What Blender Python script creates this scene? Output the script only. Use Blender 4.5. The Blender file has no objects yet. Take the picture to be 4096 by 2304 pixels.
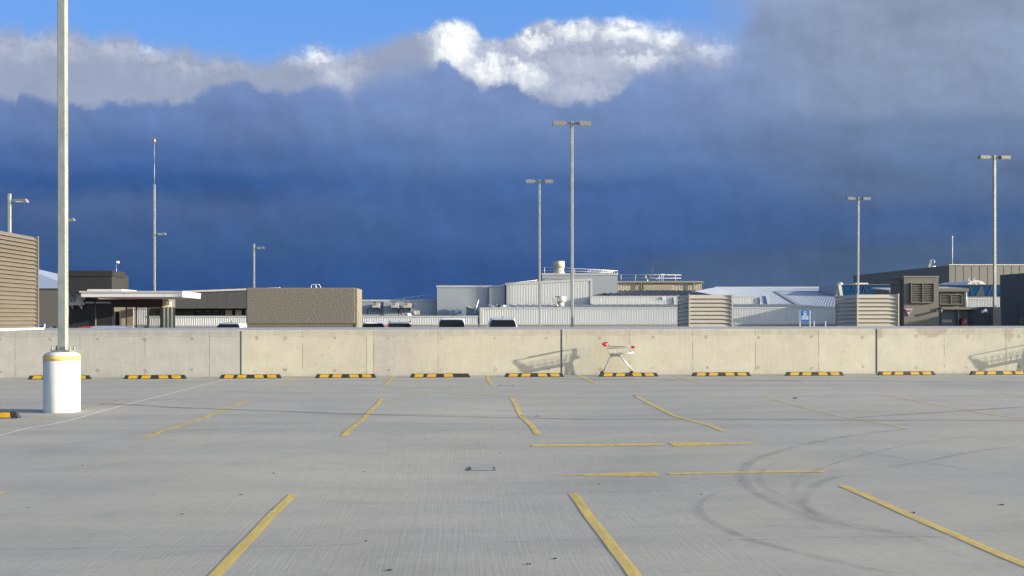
import bpy, bmesh, math, random
from mathutils import Vector, Matrix
random.seed(7)
R = math.radians
scene = bpy.context.scene
COL = scene.collection
# ------------------------------------------------------------------ camera model
F, YH, ROLL, YAW, EYE = 35/36*4096, 1271.0, 0.0017, R(3.07), 1.62
FW = Vector((math.sin(YAW), math.cos(YAW), 0)); RT = Vector((math.cos(YAW), -math.sin(YAW), 0)); UP = Vector((0, 0, 1))
CAMP = Vector((0, 0, EYE))
WALL_Y, SLAB_Y1, WALL_H, DECK_Z = 28.05, 36.8, 1.285, -0.3
def uv(px, py):
    u, v = px-2048.0, YH-py
    return u*math.cos(ROLL)+v*math.sin(ROLL), v*math.cos(ROLL)-u*math.sin(ROLL)
def at(px, py, Y):
    """the point of the plane y = Y that the photo shows at px, py"""
    u, v = uv(px, py)
    t = Y/(FW.y+u/F*RT.y)
    return CAMP+t*(FW+RT*(u/F)+UP*(v/F))
def atx(px, py, X):
    u, v = uv(px, py)
    t = X/(FW.x+u/F*RT.x)
    return CAMP+t*(FW+RT*(u/F)+UP*(v/F))
def ss(a, b, x):
    x = min(1, max(0, (x-a)/(b-a))); return x*x*(3-2*x)
def gz(x, y):
    """floor falls to its drains"""
    g = math.exp
    z = .06*(.85+.04*max(-8, min(8, x)))*g(-((y-13.7)/1.5)**2)
    z -= .07*g(-((x-2)/2.2)**2-((y-17.2)/1.8)**2)
    z -= .06*g(-((x-.3)/2.0)**2-((y-10.2)/1.9)**2)
    z += .035*g(-((y-5.2)/2.0)**2)*g(-((x-1)/1.6)**2)
    return z
def gp(px, py):
    u, v = uv(px, py); z = 0
    for _ in range(12):
        t = (EYE-z)/(-v/F)
        p = CAMP+t*(FW+RT*(u/F)+UP*(v/F))
        z = .5*z+.5*gz(p.x, p.y)
    return p
# ------------------------------------------------------------------ mesh builder
class MB:
    def __init__(s): s.v = []; s.f = []; s.m = []; s.sm = []
    def add(s, vs, fs, m=0, smooth=False):
        o = len(s.v); s.v += [Vector(p) for p in vs]
        for f in fs: s.f.append([i+o for i in f]); s.m.append(m); s.sm.append(smooth)
        return s
    def box(s, x0, x1, y0, y1, z0, z1, m=0):
        return s.add([(x, y, z) for z in (z0, z1) for y in (y0, y1) for x in (x0, x1)],
                     [(0, 2, 3, 1), (4, 5, 7, 6), (0, 1, 5, 4), (2, 6, 7, 3), (0, 4, 6, 2), (1, 3, 7, 5)], m)
    def prism(s, pts, ext, m=0, m2=None):
        n = len(pts); e = Vector(ext); a = [Vector(p) for p in pts]
        s.add(a+[p+e for p in a], [tuple(range(n)), tuple(range(2*n-1, n-1, -1))], m)
        s.add(a+[p+e for p in a], [(i, i+n, (i+1) % n+n, (i+1) % n) for i in range(n)], m if m2 is None else m2)
        return s
    def bar(s, a, b, w, h, m=0, up=(0, 0, 1)):
        a, b = Vector(a), Vector(b); d = (b-a).normalized(); up = Vector(up)
        if abs(d.dot(up)) > .98: up = Vector((0, 1, 0))
        x = d.cross(up).normalized()*w/2; y = x.cross(d).normalized()*h/2
        return s.prism([a-x-y, a+x-y, a+x+y, a-x+y], b-a, m)
    def tube(s, pts, r, n=8, m=0, smooth=True):
        pts = [Vector(p) for p in pts]; k = len(pts); rs = r if isinstance(r, (list, tuple)) else [r]*k
        vs = []; prev = None
        for i, p in enumerate(pts):
            d = ((pts[min(i+1, k-1)]-p).normalized()+(p-pts[max(i-1, 0)]).normalized())
            d = d.normalized() if d.length > 1e-6 else Vector((0, 0, 1))
            if prev is None:
                up = Vector((0, 0, 1)) if abs(d.z) < .9 else Vector((1, 0, 0))
                x = d.cross(up).normalized()
            else:
                x = (prev-d*prev.dot(d)).normalized()
            prev = x; y = d.cross(x)
            vs += [p+(x*math.cos(2*math.pi*(j+.5)/n)+y*math.sin(2*math.pi*(j+.5)/n))*rs[i] for j in range(n)]
        fs = [(i*n+j, i*n+(j+1) % n, (i+1)*n+(j+1) % n, (i+1)*n+j) for i in range(k-1) for j in range(n)]
        s.add(vs, fs, m, smooth and n > 4)
        s.add(vs[:n], [tuple(range(n-1, -1, -1))], m); s.add(vs[-n:], [tuple(range(n))], m)
        return s
    def lathe(s, prof, c=(0, 0, 0), n=32, m=0, smooth=True, axis='z', mats=None):
        c = Vector(c); vs = []
        for r, z in prof:
            for j in range(n):
                a = 2*math.pi*j/n; p = (r*math.cos(a), r*math.sin(a), z)
                if axis == 'y': p = (p[0], p[2], p[1])
                if axis == 'x': p = (p[2], p[0], p[1])
                vs.append(c+Vector(p))
        for i in range(len(prof)-1):
            mm = mats[i] if mats else m
            s.add([vs[i*n+j] for j in range(n)]+[vs[(i+1)*n+j] for j in range(n)],
                  [(j, (j+1) % n, n+(j+1) % n, n+j) for j in range(n)], mm, smooth)
        s.add(vs[:n], [tuple(range(n-1, -1, -1))], mats[0] if mats else m); s.add(vs[-n:], [tuple(range(n))], mats[-1] if mats else m)
        return s
    def corr(s, x0, x1, y, zb, zt, pitch=.19, dep=.035, back=.06, m=0):
        """trapezoid-ribbed sheet facing -y with a solid back; zb, zt numbers or functions of x"""
        fb = zb if callable(zb) else (lambda x: zb); ft = zt if callable(zt) else (lambda x: zt)
        n = max(1, round((x1-x0)/pitch)); p = (x1-x0)/n; xs = []
        for i in range(n):
            a = x0+i*p
            xs += [(a, 0), (a+p*.35, 0), (a+p*.5, dep), (a+p*.85, dep)]
        xs.append((x1, 0))
        vs = []
        for x, d in xs: vs += [(x, y-dep+d, fb(x)), (x, y-dep+d, ft(x))]
        for x, d in xs: vs += [(x, y+back, fb(x)), (x, y+back, ft(x))]
        k = len(xs); o = 2*k; fs = []
        for i in range(k-1):
            a = 2*i
            fs += [(a, a+2, a+3, a+1), (o+a, o+a+1, o+a+3, o+a+2), (a+1, a+3, o+a+3, o+a+1), (a, o+a, o+a+2, a+2)]
        fs += [(0, 1, o+1, o), (2*k-2, o+2*k-2, o+2*k-1, 2*k-1)]
        return s.add(vs, fs, m)
    def build(s, name, mats, parent=None, smooth=False, bevel=0, org=None):
        me = bpy.data.meshes.new(name)
        o = bpy.data.objects.new(name, me); COL.objects.link(o)
        base = Vector(org) if org is not None else (ORG[parent.name] if parent else Vector((0, 0, 0)))
        me.from_pydata([p-base for p in s.v], [], s.f)
        if not isinstance(mats, (list, tuple)): mats = [mats]
        for m in mats: me.materials.append(m)
        for i, p in enumerate(me.polygons):
            p.material_index = min(s.m[i], len(mats)-1); p.use_smooth = smooth or s.sm[i]
        bm = bmesh.new(); bm.from_mesh(me); bmesh.ops.remove_doubles(bm, verts=bm.verts, dist=1e-5)
        bmesh.ops.recalc_face_normals(bm, faces=bm.faces); bm.to_mesh(me); bm.free()
        if bevel:
            b = o.modifiers.new('bevel', 'BEVEL'); b.width = bevel; b.segments = 2; b.limit_method = 'ANGLE'; b.angle_limit = R(40)
        if parent is not None:
            o.parent = parent; ORG[o.name] = ORG[parent.name]
        else:
            o.location = base; ORG[o.name] = base
        return o
ORG = {}
def tag(o, label=None, cat=None, group=None, kind=None):
    if label: o['label'] = label
    if cat: o['category'] = cat
    if group: o['group'] = group
    if kind: o['kind'] = kind
    return o
def thing(name, label, cat, loc=(0, 0, 0), group=None):
    o = bpy.data.objects.new(name, None); COL.objects.link(o); o.empty_display_size = .2
    o.location = loc; ORG[o.name] = Vector(loc)
    return tag(o, label, cat, group)
def struct(o): o['kind'] = 'structure'; return o
KIDS = {}
def copy_tree(o, parent=None):
    c = o.copy(); COL.objects.link(c); c.parent = parent; ORG[c.name] = ORG.get(o.name, Vector((0, 0, 0)))
    for ch in [x for x in COL.objects if x.parent == o]: copy_tree(ch, c)
    return c
def text(name, s, p, size, m, parent, sx=1.0, bold=0.0, rz=0, space=1.0):
    cu = bpy.data.curves.new(name, 'FONT'); cu.body = s; cu.size = size; cu.align_x = 'CENTER'; cu.align_y = 'CENTER'
    cu.extrude = .003; cu.offset = bold; cu.space_character = space
    cu.materials.append(m); cu.resolution_u = 3
    tmp = bpy.data.objects.new('tmp', cu); COL.objects.link(tmp); bpy.context.view_layer.update()
    me = bpy.data.meshes.new_from_object(tmp.evaluated_get(bpy.context.evaluated_depsgraph_get())); me.name = name
    bpy.data.objects.remove(tmp)
    o = bpy.data.objects.new(name, me); COL.objects.link(o)
    o.parent = parent; o.location = Vector(p)-ORG[parent.name]; o.rotation_euler = (R(90), 0, rz); o.scale = (sx, 1, 1)
    return o
# ------------------------------------------------------------------ materials
def nodes(name):
    m = bpy.data.materials.new(name); m.use_nodes = True
    nt = m.node_tree; b = nt.nodes['Principled BSDF']
    return m, nt, b
def lin(c):
    return tuple((x/255/12.92 if x/255 <= .04045 else ((x/255+.055)/1.055)**2.4) for x in c)
def mat(name, col, rough=.6, metal=0.0, var=.08, scale=4.0, bump=0.0, bscale=60.0, stretch=(1, 1, 1), spec=.5, coat=0):
    """plain painted / metal / concrete surface with mottling and a fine bump"""
    m, nt, b = nodes(name); N, L = nt.nodes, nt.links
    tc = N.new('ShaderNodeTexCoord'); mp = N.new('ShaderNodeMapping'); mp.inputs['Scale'].default_value = stretch
    L.new(tc.outputs['Object'], mp.inputs['Vector'])
    no = N.new('ShaderNodeTexNoise'); no.inputs['Scale'].default_value = scale; no.inputs['Detail'].default_value = 6; no.inputs['Roughness'].default_value = .6
    L.new(mp.outputs[0], no.inputs['Vector'])
    mx = N.new('ShaderNodeMix'); mx.data_type = 'RGBA'
    mx.inputs['A'].default_value = tuple(min(1, c*(1-var)) for c in col)+(1,)
    mx.inputs['B'].default_value = tuple(min(1, c*(1+var)) for c in col)+(1,)
    mr = N.new('ShaderNodeMapRange'); mr.inputs['From Min'].default_value = .3; mr.inputs['From Max'].default_value = .7
    L.new(no.outputs['Fac'], mr.inputs['Value']); L.new(mr.outputs[0], mx.inputs['Factor'])
    L.new(mx.outputs['Result'], b.inputs['Base Color'])
    b.inputs['Roughness'].default_value = rough; b.inputs['Metallic'].default_value = metal
    b.inputs['Specular IOR Level'].default_value = spec; b.inputs['Coat Weight'].default_value = coat
    if bump:
        n2 = N.new('ShaderNodeTexNoise'); n2.inputs['Scale'].default_value = bscale; n2.inputs['Detail'].default_value = 4
        L.new(mp.outputs[0], n2.inputs['Vector'])
        bp = N.new('ShaderNodeBump'); bp.inputs['Strength'].default_value = bump; bp.inputs['Distance'].default_value = .02
        L.new(n2.outputs['Fac'], bp.inputs['Height']); L.new(bp.outputs[0], b.inputs['Normal'])
    return m
M = {}
def floor_material():
    m, nt, b = nodes('brushed_concrete'); N, L = nt.nodes, nt.links
    tc = N.new('ShaderNodeTexCoord')
    def noise(sc, det, rough, stretch, dist=0):
        mp = N.new('ShaderNodeMapping'); mp.inputs['Scale'].default_value = stretch
        L.new(tc.outputs['Object'], mp.inputs['Vector'])
        n = N.new('ShaderNodeTexNoise'); n.inputs['Scale'].default_value = sc; n.inputs['Detail'].default_value = det
        n.inputs['Roughness'].default_value = rough; n.inputs['Distortion'].default_value = dist
        L.new(mp.outputs[0], n.inputs['Vector']); return n.outputs['Fac']
    def ramp(src, stops):
        r = N.new('ShaderNodeValToRGB'); e = r.color_ramp.elements
        e[0].position, e[0].color = stops[0][0], stops[0][1]+(1,); e[1].position, e[1].color = stops[-1][0], stops[-1][1]+(1,)
        for p, c in stops[1:-1]:
            q = e.new(p); q.color = c+(1,)
        L.new(src, r.inputs[0]); return r.outputs['Color']
    def mul(a, b_, f=1.0):
        x = N.new('ShaderNodeMix'); x.data_type = 'RGBA'; x.blend_type = 'MULTIPLY'; x.inputs['Factor'].default_value = f
        L.new(a, x.inputs['A']); L.new(b_, x.inputs['B']); return x.outputs['Result']
    base = ramp(noise(.16, 5, .55, (1, 1, 1), .6), [(.3, (.256, .258, .246)), (.5, (.290, .284, .252)), (.7, (.296, .292, .268))])
    warm = ramp(noise(.45, 4, .5, (1, .6, 1), .4), [(.35, (.97, .98, 1.0)), (.6, (1, 1, .99)), (.74, (1.02, 1.0, .95))])
    blot = ramp(noise(1.3, 8, .68, (.55, 1, 1), .4), [(.28, (.85, .855, .87)), (.5, (1, 1, 1)), (.75, (1.05, 1.05, 1.05))])
    fine = ramp(noise(14, 6, .7, (.5, 1, 1)), [(.3, (.93, .93, .93)), (.5, (1, 1, 1)), (.72, (1.05, 1.05, 1.05))])
    strk_f = noise(1.0, 5, .7, (42, 1.1, 1), .25)
    strk = ramp(strk_f, [(.3, (.95, .95, .95)), (.5, (1, 1, 1)), (.7, (1.035, 1.035, 1.035))])
    spot = ramp(noise(7, 3, .5, (1, 1, 1)), [(.0, (1, 1, 1)), (.71, (1, 1, 1)), (.76, (.8, .8, .8))])
    pour = ramp(noise(.9, 2, .5, (.05, 1.3, 1)), [(.36, (.93, .935, .95)), (.5, (1, 1, 1)), (.64, (1.04, 1.04, 1.03))])
    c = mul(mul(mul(mul(mul(mul(base, warm), blot), fine), strk), spot), pour)
    L.new(c, b.inputs['Base Color']); b.inputs['Roughness'].default_value = .8; b.inputs['Specular IOR Level'].default_value = .25
    bp = N.new('ShaderNodeBump'); bp.inputs['Strength'].default_value = .3; bp.inputs['Distance'].default_value = .006
    L.new(strk_f, bp.inputs['Height']); L.new(bp.outputs[0], b.inputs['Normal'])
    return m
def wall_material():
    m, nt, b = nodes('cast_concrete'); N, L = nt.nodes, nt.links
    at_ = N.new('ShaderNodeAttribute'); at_.attribute_name = 'tint'
    tc = N.new('ShaderNodeTexCoord')
    def noise(sc, det, stretch):
        mp = N.new('ShaderNodeMapping'); mp.inputs['Scale'].default_value = stretch
        L.new(tc.outputs['Object'], mp.inputs['Vector'])
        n = N.new('ShaderNodeTexNoise'); n.inputs['Scale'].default_value = sc; n.inputs['Detail'].default_value = det; n.inputs['Roughness'].default_value = .65
        L.new(mp.outputs[0], n.inputs['Vector']); return n.outputs['Fac']
    col = at_.outputs['Color']
    for sc, det, st, lo, hi, a, c_ in ((1.6, 7, (1, 1, 1.4), .3, .7, .91, 1.06), (22, 5, (1, 1, 1), .3, .72, .94, 1.05), (3, 5, (4, 1, .35), .3, .7, .95, 1.04), (26, 1, (1, 1, 1), .27, .33, .74, 1.0)):
        mr = N.new('ShaderNodeMapRange'); mr.inputs['From Min'].default_value = lo; mr.inputs['From Max'].default_value = hi
        mr.inputs['To Min'].default_value = a; mr.inputs['To Max'].default_value = c_
        L.new(noise(sc, det, st), mr.inputs['Value'])
        vm = N.new('ShaderNodeVectorMath'); vm.operation = 'SCALE'; L.new(col, vm.inputs[0]); L.new(mr.outputs[0], vm.inputs['Scale']); col = vm.outputs[0]
    L.new(col, b.inputs['Base Color']); b.inputs['Roughness'].default_value = .85; b.inputs['Specular IOR Level'].default_value = .2
    bp = N.new('ShaderNodeBump'); bp.inputs['Strength'].default_value = .12; bp.inputs['Distance'].default_value = .01
    L.new(noise(9, 6, (1, 1, 1)), bp.inputs['Height']); L.new(bp.outputs[0], b.inputs['Normal'])
    return m
def paint_material(name, col, cover, wscale=9, stretch=(1, .25, 1)):
    """road paint or rubber that has worn off in places"""
    m, nt, b = nodes(name); N, L = nt.nodes, nt.links
    tc = N.new('ShaderNodeTexCoord'); mp = N.new('ShaderNodeMapping'); mp.inputs['Scale'].default_value = stretch
    L.new(tc.outputs['Object'], mp.inputs['Vector'])
    n = N.new('ShaderNodeTexNoise'); n.inputs['Scale'].default_value = wscale; n.inputs['Detail'].default_value = 8; n.inputs['Roughness'].default_value = .7
    L.new(mp.outputs[0], n.inputs['Vector'])
    mr = N.new('ShaderNodeMapRange'); mr.inputs['From Min'].default_value = .3; mr.inputs['From Max'].default_value = .66
    mr.inputs['To Min'].default_value = min(1, cover+.22); mr.inputs['To Max'].default_value = max(0, cover-.3); L.new(n.outputs['Fac'], mr.inputs['Value'])
    L.new(mr.outputs[0], b.inputs['Alpha'])
    b.inputs['Base Color'].default_value = col+(1,); b.inputs['Roughness'].default_value = .75; b.inputs['Specular IOR Level'].default_value = .25
    return m
def glass(name, col=(.02, .03, .035), rough=.03, trans=0.0, alpha=1.0, spec=.5):
    m, nt, b = nodes(name); N, L = nt.nodes, nt.links
    b.inputs['Roughness'].default_value = rough; b.inputs['Alpha'].default_value = alpha; b.inputs['Specular IOR Level'].default_value = spec
    tc = N.new('ShaderNodeTexCoord'); no = N.new('ShaderNodeTexNoise'); no.inputs['Scale'].default_value = 2.0
    L.new(tc.outputs['Object'], no.inputs['Vector'])
    mx = N.new('ShaderNodeMix'); mx.data_type = 'RGBA'; mx.inputs['A'].default_value = tuple(c*.8 for c in col)+(1,); mx.inputs['B'].default_value = tuple(c*1.2 for c in col)+(1,)
    L.new(no.outputs['Fac'], mx.inputs['Factor']); L.new(mx.outputs['Result'], b.inputs['Base Color'])
    return m
M['floor'] = floor_material(); M['wall'] = wall_material()
M['slab'] = mat('trowelled_concrete', (.265, .27, .28), .85, var=.1, scale=2.5, bump=.5, bscale=35)
M['seam'] = mat('formwork_seam', (.2, .19, .165), .9, var=.3, scale=9)
M['sealant'] = mat('grey_sealant', (.16, .165, .17), .6, var=.1)
M['stain'] = paint_material('tie_hole_stain', (.24, .225, .19), .3, 14, (1, 1, 1))
M['patch'] = paint_material('mortar_patch', (.36, .31, .26), .42, 4, (1, 1, 1))
M['yellow_line'] = paint_material('yellow_line_paint', (.54, .41, .115), .82)
M['yellow_worn'] = paint_material('worn_yellow_line_paint', (.54, .43, .15), .5)
M['yellow_faint'] = paint_material('faded_yellow_paint', (.52, .42, .13), .36, 6, (.4, 1, 1))
M['rubber_long'] = paint_material('long_tyre_rubber_mark', (.10, .10, .105), .42, 1.5, (.6, 1, 1))
M['rubber_mark'] = paint_material('tyre_rubber_mark', (.12, .12, .125), .15, 3.5, (1, 1, 1))
M['rubber_faint'] = paint_material('faint_rubber_mark', (.16, .16, .17), .07, 3, (1, 1, 1))
M['joint_faint'] = paint_material('pale_joint_grout', (.42, .41, .38), .3, 5, (1, 1, 1))
M['white_joint'] = paint_material('white_joint_filler', (.75, .74, .68), .85, 5, (1, 1, 1))
M['rubber'] = mat('black_rubber', (.014, .014, .013), .65, var=.25, scale=12)
M['yellow_panel'] = mat('yellow_reflective', (.43, .25, .006), .5, var=.12, scale=14)
M['white_paint'] = mat('white_masonry_paint', (.52, .515, .495), .65, var=.05, scale=5, bump=.06, bscale=30)
M['yellow_band'] = mat('pale_yellow_band', (.62, .40, .11), .6, var=.06, scale=6)
M['galv'] = mat('galvanised_steel', (.25, .275, .27), .58, .4, var=.18, scale=7, stretch=(1, 1, .5))
M['galv_dark'] = mat('dull_galvanised_steel', (.2, .21, .205), .55, .4, var=.12, scale=5)
M['lamp'] = mat('grey_lamp_casting', (.2, .205, .2), .55, .1, var=.06)
M['lens'] = mat('frosted_lamp_lens', (.6, .6, .55), .3, var=.03)
M['tan_louvre'] = mat('cream_louvre_metal', (.345, .325, .28), .5, .0, var=.06, scale=2, stretch=(.4, 1, 1))
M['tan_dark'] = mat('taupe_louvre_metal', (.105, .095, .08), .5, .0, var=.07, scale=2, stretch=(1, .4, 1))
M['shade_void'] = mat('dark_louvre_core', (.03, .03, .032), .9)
M['cladding'] = mat('white_ribbed_cladding', (.46, .475, .48), .5, var=.04, scale=.6)
M['trim'] = mat('white_flashing', (.36, .365, .37), .45, var=.04)
M['panel_white'] = mat('pale_grey_panel', (.235, .265, .30), .5, var=.05, scale=.5)
M['roof_white'] = mat('zincalume_roof', (.27, .315, .39), .5, .0, var=.06, scale=.7)
M['roof_dark'] = mat('slate_grey_roof', (.085, .10, .125), .5, var=.12)
M['beige'] = mat('beige_ribbed_cladding', (.27, .245, .205), .55, var=.05)
M['cream'] = mat('cream_plant_metal', (.42, .385, .32), .55, var=.04)
M['grey_panel'] = mat('charcoal_panel', (.066, .066, .066), .55, var=.08, scale=.5)
M['grey_panel2'] = mat('mid_grey_panel', (.098, .094, .084), .6, var=.06, scale=.5)
M['far_grey'] = mat('far_grey_panel', (.135, .13, .115), .6, var=.05, scale=.2)
M['render_grey'] = mat('grey_render', (.105, .10, .088), .7, var=.07, scale=.9, bump=.1, bscale=12)
M['slate'] = mat('slate_blue_render', (.055, .06, .075), .6, var=.08, scale=.7)
M['roughcast'] = mat('roughcast_render', (.128, .120, .102), .95, var=.26, scale=17, bump=.8, bscale=16)
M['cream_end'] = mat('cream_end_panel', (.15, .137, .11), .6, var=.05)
M['taupe'] = mat('taupe_boards', (.125, .108, .08), .6, var=.1, scale=2, stretch=(.2, 1, 6))
M['black'] = mat('black_cladding', (.012, .013, .014), .6, var=.15, scale=1)
M['charcoal'] = mat('charcoal_render', (.013, .014, .016), .7, var=.12, scale=1)
M['fascia'] = mat('white_canopy_fascia', (.50, .50, .50), .4, var=.02)
M['soffit'] = mat('grey_soffit', (.42, .42, .41), .6, var=.03)
M['coping'] = mat('cream_coping', (.46, .44, .39), .5, var=.05)
M['interior'] = mat('cream_interior_wall', (.36, .32, .25), .7, var=.08)
M['kerb'] = mat('grey_upstand_concrete', (.22, .22, .21), .8, var=.12, scale=2)
M['bolt'] = mat('dark_bolt', (.06, .06, .06), .6)
M['glass'] = glass('dark_window_glass', (.010, .013, .014), .08, spec=.18)
M['glass_refl'] = glass('reflective_shopfront_glass', (.05, .065, .075), .06, spec=.3)
M['blue_glass'] = glass('blue_glazing', (.004, .045, .125), .3, spec=.08)
M['clear_glass'] = glass('clear_door_glass', (.03, .045, .05), .03, alpha=.22)
M['blue_dark'] = mat('dark_blue_brace', (.004, .018, .055), .4)
M['white_metal'] = mat('white_painted_metal', (.55, .56, .57), .4, var=.03)
M['ac'] = mat('grey_air_conditioner', (.36, .35, .36), .45, var=.04)
M['drain_rim'] = mat('drain_rim', (.10, .10, .10), .7)
M['black_plastic'] = mat('black_plastic', (.02, .02, .02), .5)
M['chrome'] = mat('zinc_wire', (.5, .5, .47), .4, .6, var=.1)
M['steel'] = mat('grey_tube_steel', (.42, .46, .48), .35, .7, var=.1)
M['red'] = mat('red_plastic', (.62, .02, .015), .4, var=.08, scale=20)
M['copper'] = mat('rusty_caster_bracket', (.34, .17, .10), .55, .3, var=.3, scale=30)
M['grey_plastic'] = mat('grey_plastic', (.25, .26, .27), .5)
M['brass'] = mat('brass_finial', (.5, .32, .07), .3, .8)
M['sign_blue'] = mat('blue_sign', (.004, .10, .36), .4, var=.04)
M['sign_white'] = mat('white_lettering', (.62, .66, .70), .5, var=.02)
M['sign_red'] = mat('red_sign_border', (.32, .012, .012), .4)
M['sign_black'] = mat('black_lettering', (.02, .02, .02), .5)
M['sign_grey'] = mat('grey_plate', (.3, .31, .30), .4)
M['cream_letter'] = mat('cream_raised_letter', (.55, .50, .38), .5)
M['hose_red'] = mat('red_hose_cover', (.16, .006, .008), .5)
M['pipe'] = mat('blue_grey_pipe', (.17, .22, .25), .4, .2)
M['brown'] = mat('brown_label', (.22, .13, .06), .5)
M['tyre'] = mat('car_tyre', (.02, .02, .02), .8)
M['tail'] = mat('red_tail_lamp', (.5, .015, .012), .2, coat=.5)
for k, c in (('car_white', (.62, .63, .65)), ('car_silver', (.30, .31, .33)), ('car_blue', (.03, .09, .25)), ('car_red', (.45, .012, .02)), ('car_pale', (.42, .46, .52))):
    M[k] = mat(k.replace('car_', '')+'_car_paint', c, .25, .25 if k in ('car_silver', 'car_pale') else 0.0, var=.02, coat=.6)
# ------------------------------------------------------------------ floor, slab, rear deck
def grid(x0, x1, y0, y1, d):
    nx, ny = round((x1-x0)/d), round((y1-y0)/d)
    vs = [(x0+(x1-x0)*i/nx, y0+(y1-y0)*j/ny) for j in range(ny+1) for i in range(nx+1)]
    fs = [(j*(nx+1)+i, j*(nx+1)+i+1, (j+1)*(nx+1)+i+1, (j+1)*(nx+1)+i) for j in range(ny) for i in range(nx)]
    return [Vector((x, y, gz(x, y))) for x, y in vs], fs
b = MB(); b.add(*grid(-24, 26, 1, WALL_Y+.02, .25), smooth=True); struct(b.build('car_park_floor', M['floor']))
b = MB()                                                            # the flat floor round the modelled part
for x0, x1, y0, y1 in ((-140, -24, -60, WALL_Y), (26, 140, -60, WALL_Y), (-24, 26, -60, 1)):
    b.add([(x0, y0, 0), (x1, y0, 0), (x1, y1, 0), (x0, y1, 0)], [(0, 1, 2, 3)])
struct(b.build('outer_floor', M['floor']))
b = MB(); b.box(-140, 140, WALL_Y+.26, SLAB_Y1, WALL_H-.28, WALL_H-.006); struct(b.build('raised_deck', M['slab']))
b = MB(); b.box(-300, 300, SLAB_Y1-3, 420, DECK_Z-.3, DECK_Z); struct(b.build('rear_deck', M['floor']))

# ------------------------------------------------------------------ long concrete wall
SEAMS = [60, 320, 580, 838, 1210, 1466, 1495, 1752, 2265, 2518, 2771, 3022, 3275, 3777, 4024]
JOINTS = [962, 2245, 3505]
wx = lambda px: at(px, 1420, WALL_Y).x
TL = Vector((.375, .370, .345)); TC = Vector((.455, .430, .352)); TP = Vector((.375, .352, .318)); TR = Vector((.458, .438, .362))
def wall_tint(x, z, rnd):
    u, v = at(2048, 1400, WALL_Y).x, 0
    px = PXOF(x)
    if px < 962: c = TL.copy()
    elif px < 1495: c = TC.lerp(TR, .3)
    elif px < 2245:
        c = TP.lerp(TC, ss(1520, 1850, px))
    elif px < 3505: c = TR.lerp(TC, .35)
    else: c = TR.copy()
    k = sum(1 for s in SEAMS if s < px); rr = random.Random(k*31+5)
    c = c*(1+rr.uniform(-.05, .05))
    top = WALL_H-z
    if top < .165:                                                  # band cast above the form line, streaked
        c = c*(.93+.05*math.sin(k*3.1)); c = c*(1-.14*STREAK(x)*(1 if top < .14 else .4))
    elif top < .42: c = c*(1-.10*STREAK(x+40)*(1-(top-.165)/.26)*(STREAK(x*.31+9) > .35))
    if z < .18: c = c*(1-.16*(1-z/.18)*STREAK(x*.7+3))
    if px > 3505:
        for cx, cz, rx, rz in ((3726, .0, 58, .25), (4038, .08, 17, .34), (3518, .05, 14, .28)):
            if ((px-cx)/rx)**2+((top-cz)/rz)**2 < 1+.25*math.sin(px*.11)+.15*math.sin(z*31): c = Vector((.345, .30, .255))
    return c
def PXOF(x):
    d = Vector((x, WALL_Y, .7))-CAMP; return 2048+F*d.dot(RT)/d.dot(FW)
_sr = random.Random(3); _st = [_sr.random() for _ in range(4096)]
def STREAK(x):
    i = x*14; a = int(math.floor(i)); f = i-a
    return _st[a % 4096]*(1-f)+_st[(a+1) % 4096]*f
wall = thing('concrete_wall', 'long cream cast concrete parapet wall standing behind the row of wheel stops', 'wall', (0, WALL_Y, 0))
edges = [-140]+[wx(j) for j in JOINTS]+[140]
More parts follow.
